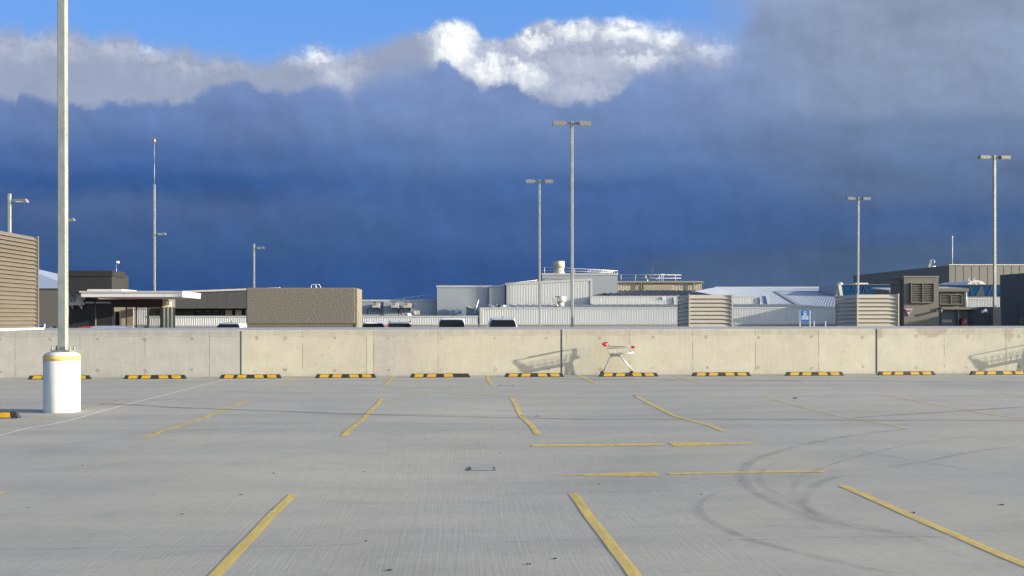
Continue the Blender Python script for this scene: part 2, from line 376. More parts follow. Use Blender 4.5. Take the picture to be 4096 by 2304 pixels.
for i in range(4):
    xa, xb = edges[i]+(.03 if i else 0), edges[i+1]-(.03 if i < 3 else 0)
    b = MB(); y0 = WALL_Y
    lo, hi = max(xa, -22), min(xb, 24); nx = max(2, round((hi-lo)/.06)); nz = 24; ch = .018
    zs = [-.05]+[ (WALL_H-ch)*(k+1)/nz for k in range(nz)]
    vs = [(lo+(hi-lo)*p/nx, y0, z) for z in zs for p in range(nx+1)]
    fs = [(r*(nx+1)+p, r*(nx+1)+p+1, (r+1)*(nx+1)+p+1, (r+1)*(nx+1)+p) for r in range(nz) for p in range(nx)]
    b.add(vs, fs)
    t = [(lo+(hi-lo)*p/nx, y0+dy, z) for dy, z in ((0, WALL_H-ch), (ch, WALL_H), (.26, WALL_H), (.26, -.3)) for p in range(nx+1)]
    b.add(t, [(r*(nx+1)+p, r*(nx+1)+p+1, (r+1)*(nx+1)+p+1, (r+1)*(nx+1)+p) for r in range(3) for p in range(nx)])
    for q in (lo, hi): b.add([(q, y0, -.05), (q, y0, WALL_H-ch), (q, y0+ch, WALL_H), (q, y0+.26, WALL_H), (q, y0+.26, -.05)], [(0, 1, 2, 3, 4)])
    if xa < lo: b.box(xa, lo, y0, y0+.26, -.05, WALL_H)
    if xb > hi: b.box(hi, xb, y0, y0+.26, -.05, WALL_H)
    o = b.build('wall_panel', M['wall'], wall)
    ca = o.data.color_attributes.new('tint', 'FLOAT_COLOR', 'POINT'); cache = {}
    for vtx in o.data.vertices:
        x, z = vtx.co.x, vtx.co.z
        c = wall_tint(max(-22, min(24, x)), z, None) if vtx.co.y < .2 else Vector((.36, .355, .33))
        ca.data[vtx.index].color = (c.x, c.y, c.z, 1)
    s = MB()                                                        # form lines cast into this length of wall
    for p in SEAMS:
        x = wx(p)
        if xa < x < xb:
            z = -.02; rr = random.Random(p)
            while z < WALL_H-.02:
                h = rr.uniform(.04, .2)
                if rr.random() < .78: s.box(x-.004-rr.random()*.003, x+.004+rr.random()*.003, y0-.0012, y0+.004, z, min(WALL_H-.02, z+h))
                z += h
    x = lo; rr = random.Random(i)
    while x < hi:
        h = rr.uniform(.1, .7)
        if rr.random() < .75: s.box(x, min(hi, x+h), y0-.0012, y0+.004, WALL_H-.172, WALL_H-.166)
        if rr.random() < .28: s.box(x, min(hi, x+h), y0-.0012, y0+.004, .232, .235)
        x += h
    s.build('form_line', M['seam'], wall)
    t = MB()
    for p in [5, 202, 388, 578, 767, 1023, 1143, 1340, 1555, 1764, 1978, 2190, 2402, 2616, 2826, 3034, 3242, 3452, 3662, 3868, 4074]:
        for z in (WALL_H-.235, .175):
            x = wx(p)+rr.uniform(-.03, .03); zz = z+rr.uniform(-.02, .02)
            if xa < x < xb:
                r = rr.uniform(.035, .065); n = 14
                ring = [(x+r*math.cos(2*math.pi*k/n)*rr.uniform(.8, 1.25), y0-.002, zz+r*math.sin(2*math.pi*k/n)*rr.uniform(.75, 1.1)) for k in range(n)]
                t.add(ring, [tuple(range(n))])
    for _ in range(int((hi-lo)*5)):
        x, zz = rr.uniform(lo, hi), rr.uniform(.05, WALL_H-.1); r = rr.uniform(.008, .02)
        t.add([(x+r*math.cos(k)*rr.uniform(.7, 1.3), y0-.0025, zz+r*math.sin(k)*rr.uniform(.7, 1.3)) for k in range(0, 6)], [(0, 1, 2, 3, 4, 5)])
    t.build('tie_hole', M['stain'], wall)
for j in JOINTS:
    b = MB(); x = wx(j); b.box(x-.03, x+.03, WALL_Y+.012, WALL_Y+.2, 0, WALL_H-.01)
    b.build('joint_sealant', M['sealant'], wall)

# ------------------------------------------------------------------ markings on the floor
def ribbon(pts, w, lift=.004, d=.2):
    """a strip laid on the floor along pts (x, y)"""
    P = []
    for a, c in zip(pts, pts[1:]):
        a, c = Vector(a[:2]), Vector(c[:2]); n = max(1, int((c-a).length/d))
        P += [a.lerp(c, k/n) for k in range(n)]
    P.append(Vector(pts[-1][:2])); b = MB(); vs = []
    for i, p in enumerate(P):
        t = (P[min(i+1, len(P)-1)]-P[max(i-1, 0)]).normalized(); n = Vector((-t.y, t.x))
        ww = w(i/(len(P)-1)) if callable(w) else w
        for s_ in (-.5, .5):
            q = p+n*ww*s_; vs.append((q.x, q.y, gz(q.x, q.y)+lift))
    return b.add(vs, [(2*i, 2*i+1, 2*i+3, 2*i+2) for i in range(len(P)-1)])
def smooth_path(pts, k=6):
    out = []
    P = [Vector((p.x, p.y)) for p in pts]
    for i in range(len(P)-1):
        p0, p1, p2, p3 = P[max(0, i-1)], P[i], P[i+1], P[min(len(P)-1, i+2)]
        for s_ in range(k):
            t = s_/k
            out.append(.5*((2*p1)+(p2-p0)*t+(2*p0-5*p1+4*p2-p3)*t*t+(3*p1-p0-3*p2+p3)*t**3))
    return out+[P[-1]]
WOB = lambda x, y0, y1, k: [(x+.006*math.sin(y*1.9+k)+.003*math.sin(y*5+k), y) for y in [y0+(y1-y0)*i/24 for i in range(25)]]
def bay_line(x, y0, y1, m, label, group, k):
    tag(ribbon(WOB(x, y0, y1, k), .086).build('bay_line', m), label, 'floor marking', group)
G1, G2, G3 = 'yellow bay lines nearest the camera', 'yellow bay lines of the middle row', 'yellow bay lines running to the wall'
for k, (x, y0, y1, m, lab) in enumerate(((-4.25, 3, 9.55, 'yellow_line', 'yellow bay line whose far tip pokes in at the left edge below the bollard'),
        (-1.535, 1.8, 9.35, 'yellow_line', 'broad near yellow bay line slanting left from below the floor drain'),
        (1.075, 1.8, 9.35, 'yellow_line', 'broad near yellow bay line slanting right beneath the left-pointing arrow'),
        (3.68, 1.8, 9.4, 'yellow_line', 'long near yellow bay line cutting through the tyre marks on the right'))):
    bay_line(x, y0, y1, M[m], lab, G1, k)
for k, (x, y0, y1, m, lab) in enumerate(((-9.35, 13.4, 20.1, 'yellow_worn', 'pale yellow bay line left of the white bollard'),
        (-6.74, 13.3, 20.1, 'yellow_worn', 'worn yellow bay line passing behind and under the white bollard'),
        (-4.14, 13.35, 20.0, 'yellow_line', 'yellow bay line beside the white filled floor joint'),
        (-1.53, 13.35, 20.0, 'yellow_line', 'straight yellow bay line of the middle row, second from the floor joint'),
        (1.07, 13.35, 20.0, 'yellow_line', 'kinked yellow bay line dipping beside the small floor drain'),
        (3.63, 13.45, 20.1, 'yellow_line', 'bent yellow bay line ending above the right-pointing arrow'),
        (6.2, 13.55, 20.2, 'yellow_worn', 'long thin yellow bay line starting beside the black rag'),
        (8.8, 13.6, 20.4, 'yellow_worn', 'thin yellow bay line crossing the dark tyre streak at the right'),
        (11.4, 13.6, 20.5, 'yellow_worn', 'last yellow bay line of the middle row, just entering at the right edge'))):
    bay_line(x, y0, y1, M[m], lab, G2, k)
for k in range(-4, 6):
    x = .786+2.565*k; m = 'yellow_line' if -2 <= k <= 1 else ('yellow_worn' if k in (-3, 2) else 'yellow_faint')
    lab = {-4: 'faded yellow line to the wall left of the bollard', -3: 'worn yellow line to the wall right of the bollard foot',
           -2: 'yellow line to the wall between the second and third wheel stops', -1: 'yellow line to the wall left of the wheel stop with one panel missing',
           0: 'short straight yellow line right of the wheel stop with one panel missing', 1: 'yellow line to the wall left of the trolley wheel stop',
           2: 'worn yellow line to the wall right of the trolley wheel stop', 3: 'faint yellow line between the second and third stops past the trolley',
           4: 'faint yellow line right of the grey wall joint far right', 5: 'barely visible yellow line under the trolley shadow at the right edge'}[k]
    if k == -2: lab = 'yellow line to the wall where the white floor joint meets it'
    bay_line(x, 24.0, WALL_Y-.06, M[m], lab, G3, k)
def gpoly(quad, m, name, label, group, n=14):
    """a painted shape between two long edges: quad = a0, a1 (edge A), b0, b1 (edge B) in photo points"""
    A0, A1, B0, B1 = [gp(*q) for q in quad]; b = MB(); vs = []
    for i in range(n+1):
        for a, c in ((A0, A1), (B0, B1)):
            p = a.lerp(c, i/n); vs.append((p.x, p.y, gz(p.x, p.y)+.004))
    b.add(vs, [(2*i, 2*i+1, 2*i+3, 2*i+2) for i in range(n)])
    return b
def arrow(quads, m, label, group):
    b = MB()
    for q in quads:
        c = gpoly(q, m, '', '', ''); b.add(c.v, c.f)
    tag(b.build('floor_arrow', M[m]), label, 'floor arrow', group)
GA = 'yellow painted direction arrows'
arrow([((2127, 1779.5), (2648, 1774.5), (2127, 1786.5), (2652, 1782)), ((2673.5, 1769.5), (3040, 1773), (2697, 1787), (3040, 1774))], 'yellow_line', 'yellow painted arrow pointing right, the farther of the near pair', GA)
arrow([((2205, 1901), (2622, 1888), (2205, 1902), (2643, 1906.5)), ((2674, 1893.5), (3298, 1883), (2676, 1900.5), (3300, 1890))], 'yellow_line', 'yellow painted arrow pointing left below the right-pointing one', GA)
arrow([((1584, 1577.5), (1741, 1574), (1584, 1578.5), (1742, 1580.5)), ((1795, 1577.6), (2100, 1579), (1795, 1580), (2100, 1581))], 'yellow_worn', 'small faded yellow arrow pointing left in the far lane', GA)
arrow([((1829, 1552.8), (1934, 1553.6), (1829, 1556), (1934, 1556.3)), ((1540, 1552), (1806, 1553.6), (1540, 1554), (1806, 1555.2))], 'yellow_faint', 'palest yellow arrow in the far lane, nearest the wall', GA)
Z3 = lambda pts: [(2696+x/1.7586, 1480+y/1.7586) for x, y in pts]
def mark(px, w, m='rubber_mark', name='tyre_mark'):
    return struct(ribbon(smooth_path([gp(*p) for p in px]), w, .0075 if m.startswith('rubber') else .004, .12).build(name, M[m]))
TAPER = lambda w: (lambda t: w*min(1, .25+3*t)*min(1, .25+3*(1-t)))
mark(Z3([(350, 850), (260, 890), (200, 930), (183, 975), (205, 1020), (260, 1065), (380, 1125), (530, 1190), (730, 1245), (950, 1300), (1200, 1360), (1400, 1405), (1600, 1445)]), TAPER(.062))
mark(Z3([(2000, 385), (1700, 412), (1400, 445), (1100, 490), (850, 545), (650, 605), (530, 660), (490, 720), (500, 790), (560, 850), (680, 915), (850, 985), (1000, 1050), (1150, 1080), (1400, 1130), (1700, 1160), (1900, 1185)]), TAPER(.10), 'rubber_faint')
mark(Z3([(2300, 450), (1900, 490), (1600, 540), (1300, 610), (1050, 690), (900, 760), (855, 840), (870, 900), (920, 950), (1000, 1000), (1200, 1090), (1500, 1200)]), TAPER(.045), 'rubber_faint')
mark(Z3([(1250, 745), (1100, 770), (1000, 820), (935, 890), (930, 950), (990, 1020), (1100, 1090)]), TAPER(.09), 'rubber_faint')
mark(Z3([(760, 645), (650, 690), (605, 750), (640, 810), (740, 880), (900, 960), (1150, 1060), (1500, 1130), (1800, 1220), (2150, 1370)]), TAPER(.045), 'rubber_faint')
mark(Z3([(2462, 535), (2100, 580), (1800, 640), (1500, 690)]), TAPER(.07), 'rubber_faint')
mark(Z3([(1280, 540), (1400, 590), (1700, 640), (2000, 690), (2462, 760)]), TAPER(.05), 'rubber_faint')
mark([(400, 1616), (516, 1620), (600, 1624), (680, 1630), (796, 1634.5), (1000, 1641.5), (1200, 1649), (1466, 1658), (1800, 1667), (2100, 1673), (2400, 1678), (2788, 1677), (3400, 1681), (4096, 1684.6), (4400, 1687)], .11, 'rubber_long')
mark([(2200, 1515), (2400, 1518.4), (2788, 1521), (3400, 1525), (4096, 1529), (4500, 1532)], .16, 'rubber_long')
mark([(3420, 1671), (3670, 1655.7), (3886, 1642), (4096, 1628.6), (4300, 1618)], .07, 'rubber_long')
mark([(2600, 1541), (3000, 1538), (3400, 1533), (3800, 1531)], .05, 'rubber_faint')
mark([(2420, 1664), (2700, 1660), (3100, 1650), (3500, 1647), (4096, 1634)], .05, 'rubber_faint')
mark([(0, 1615), (300, 1614), (420, 1618)], .14, 'rubber_faint')
ZJ = lambda pts: [(x/1.7586, 1480+y/1.7586) for x, y in pts]
mark(ZJ([(-120, 500), (0, 460), (90, 437), (210, 408), (370, 381), (440, 366), (540, 341), (700, 294), (800, 268), (860, 250), (1010, 213), (1200, 166), (1400, 114), (1600, 66), (1660, 52)]), .03, 'white_joint', 'floor_joint')
def pour_joint(y, x0, x1, sd):
    rr = random.Random(sd); x = x0; b = MB(); c_ = MB()
    while x < x1:
        h = rr.uniform(.15, 1.3)
        if rr.random() < .7:
            y0 = y+rr.uniform(-.025, .025); r_ = ribbon([(x, y0), (min(x1, x+h), y0+rr.uniform(-.03, .03))], rr.uniform(.008, .028), .005); (b if rr.random() < .55 else c_).add(r_.v, r_.f)
        x += h*rr.uniform(.6, 1.1)
    struct(b.build('pour_joint', M['joint_faint'])); struct(c_.build('pour_joint', M['rubber_mark']))
pour_joint(14.35, -9, 13, 4); pour_joint(14.0, -7, 12, 9); pour_joint(7.15, -5, 5.5, 6)
# ------------------------------------------------------------------ drains, litter
def drain(px, py, w, label):
    p = gp(px, py); z = gz(p.x, p.y)
    t = thing('floor_drain', label, 'drain', (p.x, p.y, z), 'drains set in the floor')
    b = MB(); b.box(p.x-w/2-.015, p.x+w/2+.015, p.y-.115, p.y+.115, z-.05, z+.007); b.build('drain_frame', M['drain_rim'], t)
    b = MB(); b.box(p.x-w/2+.016, p.x+w/2-.016, p.y-.105, p.y+.105, z-.03, z+.011); b.build('drain_cover', M['grey_plastic'], t)
drain(1926.5, 1876, .27, 'grey floor drain cover in the middle of the near lane')
drain(2119, 1665.5, .27, 'small floor drain touching the kinked yellow bay line')
drain(2027, 1541.5, .3, 'far floor drain below the empty wheel stop left of the trolley')
def rag(px, py, s, label, sd):
    p = gp(px, py); rr = random.Random(sd); b = MB(); n = 12; vs = []
    for k, (r, h) in enumerate(((1, 0), (.8, .3), (.45, .75), (.12, 1))):
        for j in range(n):
            a = 2*math.pi*j/n; q = r*rr.uniform(.7, 1.15)
            vs.append((p.x+s*q*math.cos(a)+.3*s*k*.3, p.y+.55*s*q*math.sin(a), gz(p.x, p.y)+.002+h*s*.34*rr.uniform(.5, 1.2)))
    b.add(vs, [(i*n+j, i*n+(j+1) % n, (i+1)*n+(j+1) % n, (i+1)*n+j) for i in range(3) for j in range(n)]+[tuple(range(3*n, 4*n))])
    tag(b.build('rag', M['black_plastic'], org=(p.x, p.y, gz(p.x, p.y))), label, 'litter', 'scraps lying on the floor')
rag(3179, 1594, .06, 'crumpled black rag lying on the floor between two bay lines', 2)
rag(2536, 1584.5, .045, 'flat dark scrap beside the top of the bent bay line', 5)
for k, (px, py, s_) in enumerate(((965, 1980, .028), (1465, 2166, .022), (730, 2058, .026), (1096, 1894, .025), (2395, 1938, .02), (2807, 1978, .022), (3657, 2052, .035), (1998, 1814, .02), (823, 1788, .02), (330, 1863, .022), (115, 2032, .022), (2115, 2258, .03), (2222, 2236, .03), (4010, 2020, .05), (1560, 2282, .04), (1090, 2040, .018), (2960, 1925, .02), (1458, 1888, .02))):
    p = gp(px, py); rr = random.Random(k); n = 9; b = MB(); s_ *= .48
    vs = [(p.x+s_*math.cos(2*math.pi*j/n)*rr.uniform(.6, 1.3), p.y+s_*.8*math.sin(2*math.pi*j/n)*rr.uniform(.6, 1.3), gz(p.x, p.y)+.003) for j in range(n)]
    b.prism(vs, (0, 0, .004))
    tag(b.build('leaf', M['bolt'], org=(p.x, p.y, gz(p.x, p.y))), 'tiny dark leaf lying loose on the grey floor', 'leaf', 'dark leaves scattered on the floor')

# ------------------------------------------------------------------ wheel stops
def make_stop(missing=()):
    t = thing('wheel_stop', 'wheel stop', 'wheel stop', (0, 0, 0), 'black and yellow wheel stops')
    L, H, D = .825, .103, .15
    sec = [(0, 0), (.014, .012), (.042, H-.006), (.05, H), (.105, H), (.113, H-.006), (D-.014, .012), (D, 0)]
    b = MB(); vs = []
    xs = [(-1, 0), (-1, 1), (1, 1), (1, 0)]
    for e in (-1, 1):
        for y, z in sec: vs.append((e*(L-z/H*.053), y, z))
    n = len(sec)
    b.add(vs, [(i, i+1, n+i+1, n+i) for i in range(n-1)]+[tuple(range(n)), tuple(range(n, 2*n)), (0, n, 2*n-1, n-1)])
    b.build('rubber_block', M['rubber'], t, bevel=.004)
    def fp(x, s_):
        z = .014+(H-.022)*s_; y = .014+(.042-.014)*(z-.012)/(H-.018)
        return Vector((x, y-.0035, z))
    for k, (a, c, d, e) in enumerate(((-.70, -.463, -.676, -.433), (-.362, -.12, -.333, -.094), (.12, .362, .094, .333), (.463, .70, .433, .676))):
        if k in missing: continue
        b = MB(); b.prism([fp(a, 0), fp(c, 0), fp(e, 1), fp(d, 1)], (0, .004, -.001)); b.build('yellow_panel', M['yellow_panel'], t)
    return t
stop_a = make_stop(); stop_b = make_stop((3,)); used = {}
def place_stop(src, px, py, label, y=None, rz=0):
    o = src if src.name not in used else copy_tree(src)
    used[src.name] = 1; p = at(px, py, y or 27.1)
    o.location = (p.x, y or 27.1, gz(p.x, y or 27.1)); jr = random.Random(int(px)); o.rotation_euler.z = rz+R(jr.uniform(-.5, .5)); o.location.y += jr.uniform(-.03, .03); o['label'] = label
for px, src, lab in ((235, stop_a, 'black and yellow wheel stop mostly hidden behind the white bollard'),
        (619, stop_a, 'black and yellow wheel stop just right of the white bollard'),
        (1000.5, stop_a, 'black and yellow wheel stop below the left grey wall joint'),
        (1381.5, stop_a, 'black and yellow wheel stop left of the one missing a panel'),
        (1760, stop_b, 'black and yellow wheel stop with its last yellow panel missing'),
        (2137.5, stop_a, 'black and yellow wheel stop beneath the shopping trolley shadow'),
        (2515.5, stop_a, 'black and yellow wheel stop in front of the shopping trolley'),
        (2888, stop_a, 'black and yellow wheel stop next right of the trolley'),
        (3260, stop_a, 'black and yellow wheel stop left of the right grey wall joint'),
        (3630, stop_a, 'black and yellow wheel stop right of the right grey wall joint'),
        (4000, stop_a, 'black and yellow wheel stop cut by the right edge of the photo')):
    place_stop(src, px, 1508, lab)
p = gp(71, 1669); place_stop(stop_a, 71, 1669, 'nearest wheel stop, cut by the left edge beside the white bollard', 16.55)
o = [x for x in COL.objects if x.name.startswith('wheel_stop') and abs(x.location.y-16.55) < .01][0]; o.location.x = at(71, 1669, 16.55).x-.825

# ------------------------------------------------------------------ shopping trolley
def make_trolley(name, label, hz=1.0, red=True):
    t = thing(name, label, 'shopping trolley', (0, 0, 0), 'shopping trolleys by the wall')
    HW = .19; RW, FWd = .19, .145                                   # half widths at the rear and the front
    zt, zb = .815, .565
    def P(x, y, z): return Vector((x, y, z if z < .56 else .56+(z-.56)*hz))
    zrim = lambda x: .815-.005*(x-.165); zbot = lambda x: .565+.098*(x-.235)
    hw = lambda x: RW+(FWd-RW)*(x-.165)/.75
    hwb = lambda x: (RW-.035)+(FWd-RW)*(x-.235)/.66
    for s_ in (-1, 1):
        y = s_*.135; b = MB()
        pts = [(.055, y, .115), (.13, y, .275), (.215, y, .455), (.245, y, .505), (.285, y, .537), (.33, y, .549), (.45, y, .552), (.505, y, .545), (.545, y, .52), (.58, y, .482), (.875, y, .13)]
        b.tube(pts, .0165, 10); b.build('leg_tube', M['steel'], t)
    b = MB(); b.box(.25, .53, -.15, .15, .553, .598); b.build('base_plate', M['grey_plastic'], t, bevel=.006)
    for x, nm in ((.055, 0), (.875, 1)):
        for s_ in (-1, 1):
            y = s_*.135; wx_ = x-.032
            b = MB(); b.tube([(x, y, .145), (x, y, .10)], .02, 10); b.box(x-.025, x+.02, y-.022, y+.022, .092, .112)
            br = b.build('caster_bracket', M['copper'], t)
            for q in (-1, 1):
                b = MB(); b.prism([(x+.012, y+q*.02, .095), (x-.02, y+q*.02, .095), (wx_-.014, y+q*.02, .05), (wx_+.014, y+q*.02, .05)], (0, q*.004, 0)); b.build('fork', M['chrome'], br)
            b = MB(); b.lathe([(.02, -.015), (.052, -.016), (.062, -.009), (.062, .009), (.052, .016), (.02, .015)], (wx_, y, .062), 24, axis='y'); b.build('wheel', M['rubber'], br)
    b = MB(); w = .0029
    def wire(pts, r=w): b.tube([P(*q) for q in pts], r, 5)
    for s_ in (-1, 1):                                              # side walls
        for k in range(17):
            f = k/16; xt, xb = .175+.735*f, .245+.645*f
            wire([(xt, s_*hw(xt), zrim(xt)), (xb, s_*hwb(xb), zbot(xb))])
        for f in (.13, .26, .84, .93):
            a, c = .165+.07*f, .915-.02*f
            wire([(a, s_*(hw(a)*(1-f)+hwb(max(.235, a))*f), zrim(a)*(1-f)+zbot(.235)*f), (c, s_*(hw(c)*(1-f)+hwb(.895)*f), zrim(c)*(1-f)+zbot(.895)*f)], .0038)
        wire([(.235, s_*hwb(.235), zbot(.235)), (.895, s_*hwb(.895), zbot(.895))], .006)
    for k in range(9):                                              # front wall
        f = k/8*2-1; wire([(.915, f*hw(.915), zrim(.915)), (.895, f*hwb(.895), zbot(.895))])
    for f in (0, .25, .85, 1):
        z = zrim(.915)*(1-f)+zbot(.895)*f; x = .915-.02*f; y = hw(.915)*(1-f)+hwb(.895)*f; wire([(x, -y, z), (x, y, z)], .004)
    for k in range(7):                                              # bottom
        f = k/6*2-1; wire([(.235, f*hwb(.235), zbot(.235)), (.895, f*hwb(.895), zbot(.895))])
    for k in range(8):
        x = .26+.62*k/7; wire([(x, -hwb(x), zbot(x)-.006), (x, hwb(x), zbot(x)-.006)], .0038)
    b.build('basket', M['chrome'], t)
    b = MB()
    b.tube([P(.235, -hwb(.235), zbot(.235)), P(.165, -hw(.165), zrim(.165)), P(.915, -hw(.915), zrim(.915)), P(.915, hw(.915), zrim(.915)), P(.165, hw(.165), zrim(.165)), P(.235, hwb(.235), zbot(.235))], .008, 6)
    b.build('rim', M['steel'], t)
    b = MB()                                                        # rear flap, leaning into the basket
    for k in range(9):
        f = k/8*2-1; wire([(.172, f*RW*.95, .80), (.24, f*RW*.8, .575)])
    for f in (.02, .25, .6, .95):
        x, z, y = .172+.068*f, .80-.225*f, RW*(.95-.15*f); wire([(x, -y, z), (x, y, z)], .004)
    b.build('rear_flap', M['chrome'], t)
    b = MB()                                                        # folded child seat
    for k in range(8):
        f = k/7*2-1; wire([(.27, f*RW*.8, .815), (.40, f*RW*.72, .60)])
    for s_ in (-1, 1): wire([(.17, s_*RW*.9, .86), (.29, s_*RW*.86, .82), (.42, s_*RW*.72, .60)], .005)
    b.build('child_seat', M['chrome'], t)
    b = MB()
    for s_ in (-1, 1): b.tube([P(.175, s_*RW, .80), P(.12, s_*RW, .835), P(.05, s_*RW, .868), P(.025, s_*(RW-.012), .885)], .012, 8)
    b.tube([P(.025, -RW+.012, .885), P(.025, RW-.012, .885)], .013, 10)
    hd = b.build('handle', M['red'] if red else M['steel'], t)
    if red:
        for s_ in (-1, 1):
            b = MB(); y = s_*(RW-.016); b.prism([P(.005, y, .90), P(.015, y, .87), P(.10, y, .805), P(.15, y, .84), P(.12, y, .86), P(.06, y, .89)], (0, s_*.03, 0)); b.build('end_cap', M['red'], hd)
        b = MB(); y0, y1 = -RW*.58, RW*.62
        b.prism([P(.0, y0, .895), P(.02, y0, .877), P(.10, y0, .885), P(.172, y0, .915), P(.176, y0, .945), P(.10, y0, .938)], (0, y1-y0, 0))
        b.build('grip_board', M['red'], hd)
        for s_ in (-1, 1):
            b = MB(); b.box(.835, .925, s_*hw(.88)-.02, s_*hw(.88)+.02, .765, .825); b.build('corner_bumper', M['red'], t, bevel=.008)
    return t
SUN_AZ, SUN_EL = R(13.0), R(10.9)                                   # light runs 13 degrees off the wall, from the right
tr = make_trolley('shopping_trolley', 'wire shopping trolley with red handle and red bumpers parked behind a wheel stop')
TY = WALL_Y-.385; q = at(2403.4, 1450, TY)
tr.location = (q.x+.02, TY+.02, gz(q.x, TY)); tr.rotation_euler.z = R(-9.2)
tr2 = make_trolley('shopping_trolley', 'taller wire trolley outside the right edge whose shadow falls on the wall', 1.12, False)
dx = at(3862, 1420, WALL_Y).x-at(2051, 1445, WALL_Y).x
tr2.location = (tr.location.x+dx-.15, tr.location.y+.05, gz(tr.location.x+dx, TY)); tr2.rotation_euler.z = R(-9.2)

# ------------------------------------------------------------------ white pedestal and light poles
PB = gp(247.5, 1652); pr = .298; PC = PB+Vector((PB.x, PB.y, 0)).normalized()*pr; PC.z = gz(PB.x, PB.y)-.01
ped = thing('concrete_pedestal', 'round white concrete bollard with a pale yellow band around its shoulder', 'bollard', PC)
b = MB(); b.lathe([(pr+.004, -.02), (pr, .02), (pr, .905)], PC, 48); b.build('body', M['white_paint'], ped)
b = MB(); b.lathe([(pr+.0015, .905), (pr+.0015, .984)], PC, 48); b.build('yellow_band', M['yellow_band'], ped)
b = MB(); b.lathe([(pr, .984), (pr-.02, 1.012), (pr-.07, 1.04), (pr-.14, 1.055), (.01, 1.065)], PC, 48); b.build('domed_top', M['white_paint'], ped)
def sq_pole(b, x, y, z0, z1, s, m=0):
    h, c = s/2, s*.09
    prof = [(-h+c, -h), (h-c, -h), (h-c*.3, -h+c*.3), (h, -h+c), (h, h-c), (h-c, h), (-h+c, h), (-h, h-c), (-h, -h+c), (-h+c*.3, -h+c*.3)]
    b.prism([(x+p, y+q_, z0) for p, q_ in prof], (0, 0, z1-z0), m)
def lamp_head(side, t, z, name='lamp_head'):
    b = MB(); x0, x1 = side*.36, side*.93
    a, c = min(x0, x1), max(x0, x1)
    prof = [(a, -.16, z-.085), (a, -.16, z+.07), (a, -.13, z+.1), (a, .13, z+.1), (a, .16, z+.07), (a, .16, z-.085)]
    b.prism(prof, (c-a, 0, 0))
    for k in range(3): b.box(a+.004, c-.004, -.163, -.159, z-.04+.045*k, z-.034+.045*k, 0)
    hd = b.build(name, M['lamp'], t)
    b = MB(); b.box(a+.03, c-.03, -.13, .13, z-.108, z-.086); b.build('lens', M['lens'], hd)
def make_double():
    t = thing('light_pole', 'x', 'light pole', (0, 0, 0), 'square light poles with twin lamps'); top = 11.2
    b = MB(); sq_pole(b, 0, 0, 0, top-.35, .137); b.build('pole', M['galv'], t)
    b = MB(); sq_pole(b, 0, 0, top-.35, top+.02, .139); b.box(-.37, .37, -.03, .03, top-.14, top-.03); b.build('head_bracket', M['galv_dark'], t)
    for s_ in (-1, 1): lamp_head(s_, t, top-.09)
    b = MB(); b.box(-.16, .16, -.16, .16, .0, .02); b.build('base_plate', M['galv_dark'], t)
    b = MB()
    for sx in (-1, 1):
        for sy in (-1, 1):
            b.tube([(sx*.15, sy*.1, .0), (sx*.15, sy*.1, .1)], .012, 8); b.tube([(sx*.15, sy*.1, .02), (sx*.15, sy*.1, .045)], .022, 6)
    b.build('anchor_bolt', M['galv_dark'], t)
    b = MB(); b.box(.069, .075, -.045, .045, .62, .78); b.build('access_cover', M['galv'], t)
    return t
pole = make_double()
pole.location = (PC.x+.024, PC.y, PC.z+1.062); pole['label'] = 'nearest square galvanised light pole rising from the white bollard'
for px, Y, top, lab in ((2287, 48.4, 485, 'tallest distant twin lamp pole, right of the one beside the roof fan'),
        (2157.5, 68.5, 719, 'shorter twin lamp pole standing left of the tall centre one'),
        (3430, 78, 789, 'twin lamp pole rising behind the louvred vent with the trolley sign beside it'),
        (3977, 57.0, 622, 'twin lamp pole near the right edge before the dark grey building')):
    c = copy_tree(pole); q = at(px, top, Y); c.location = (q.x, Y, q.z-11.22); c['label'] = lab
    c.rotation_euler.z = 0 if px != 3977 else R(2)
    if px == 3430: c.rotation_euler.y = R(.35)
def make_single(top, mast=0):
    t = thing('light_pole', 'x', 'light pole', (0, 0, 0), 'square light poles with one flat lamp')
    b = MB(); sq_pole(b, 0, 0, 0, top+.28+(3.5 if mast else 0), .137); b.build('pole', M['galv'], t)
    b = MB(); b.prism([(.07, -.03, top+.02), (.07, -.03, top-.1), (.32, -.10, top-.115), (.92, -.2, top-.115), (.80, -.14, top+.02)], (0, .3, 0)); hd = b.build('lamp_head', M['galv'], t)
    b = MB(); b.box(.34, .88, -.15, .09, top-.135, top-.116); b.build('lens', M['lens'], hd)
    if mast:
        b = MB(); z = top+3.78; b.tube([(0, 0, z), (0, 0, z+1.7)], .028, 8); b.tube([(0, 0, z+1.7), (0, 0, z+3.25)], .02, 8); ms = b.build('mast', M['galv'], t)
        b = MB(); b.lathe([(.01, -.17), (.07, -.14), (.1, 0), (.08, .12), (.03, .2), (.005, .3)], (0, 0, z+3.4), 16); b.build('finial', M['brass'], ms)
    return t
s1 = make_single(8.3); q = at(38, 775, 50.5); s1.location = (q.x, 50.5, q.z-8.58); s1['label'] = 'single arm light pole rising behind the big louvred vent at the left edge'
c = copy_tree(s1); q = at(244, 874, 65.5); c.location = (q.x-.02, 65.5, q.z-8.3); c['label'] = 'single arm light pole hidden behind the nearest pole, only its lamp tip showing'
c = copy_tree(s1); q = at(1016, 975, 88.5); c.location = (q.x, 88.5, q.z-8.58); c['label'] = 'single arm light pole standing behind the roughcast block'
s2 = make_single(8.3, 1); q = at(618, 932, 79); s2.location = (q.x, 79, q.z-8.3); s2['label'] = 'light pole with a tall mast and gold ball above the white canopy'
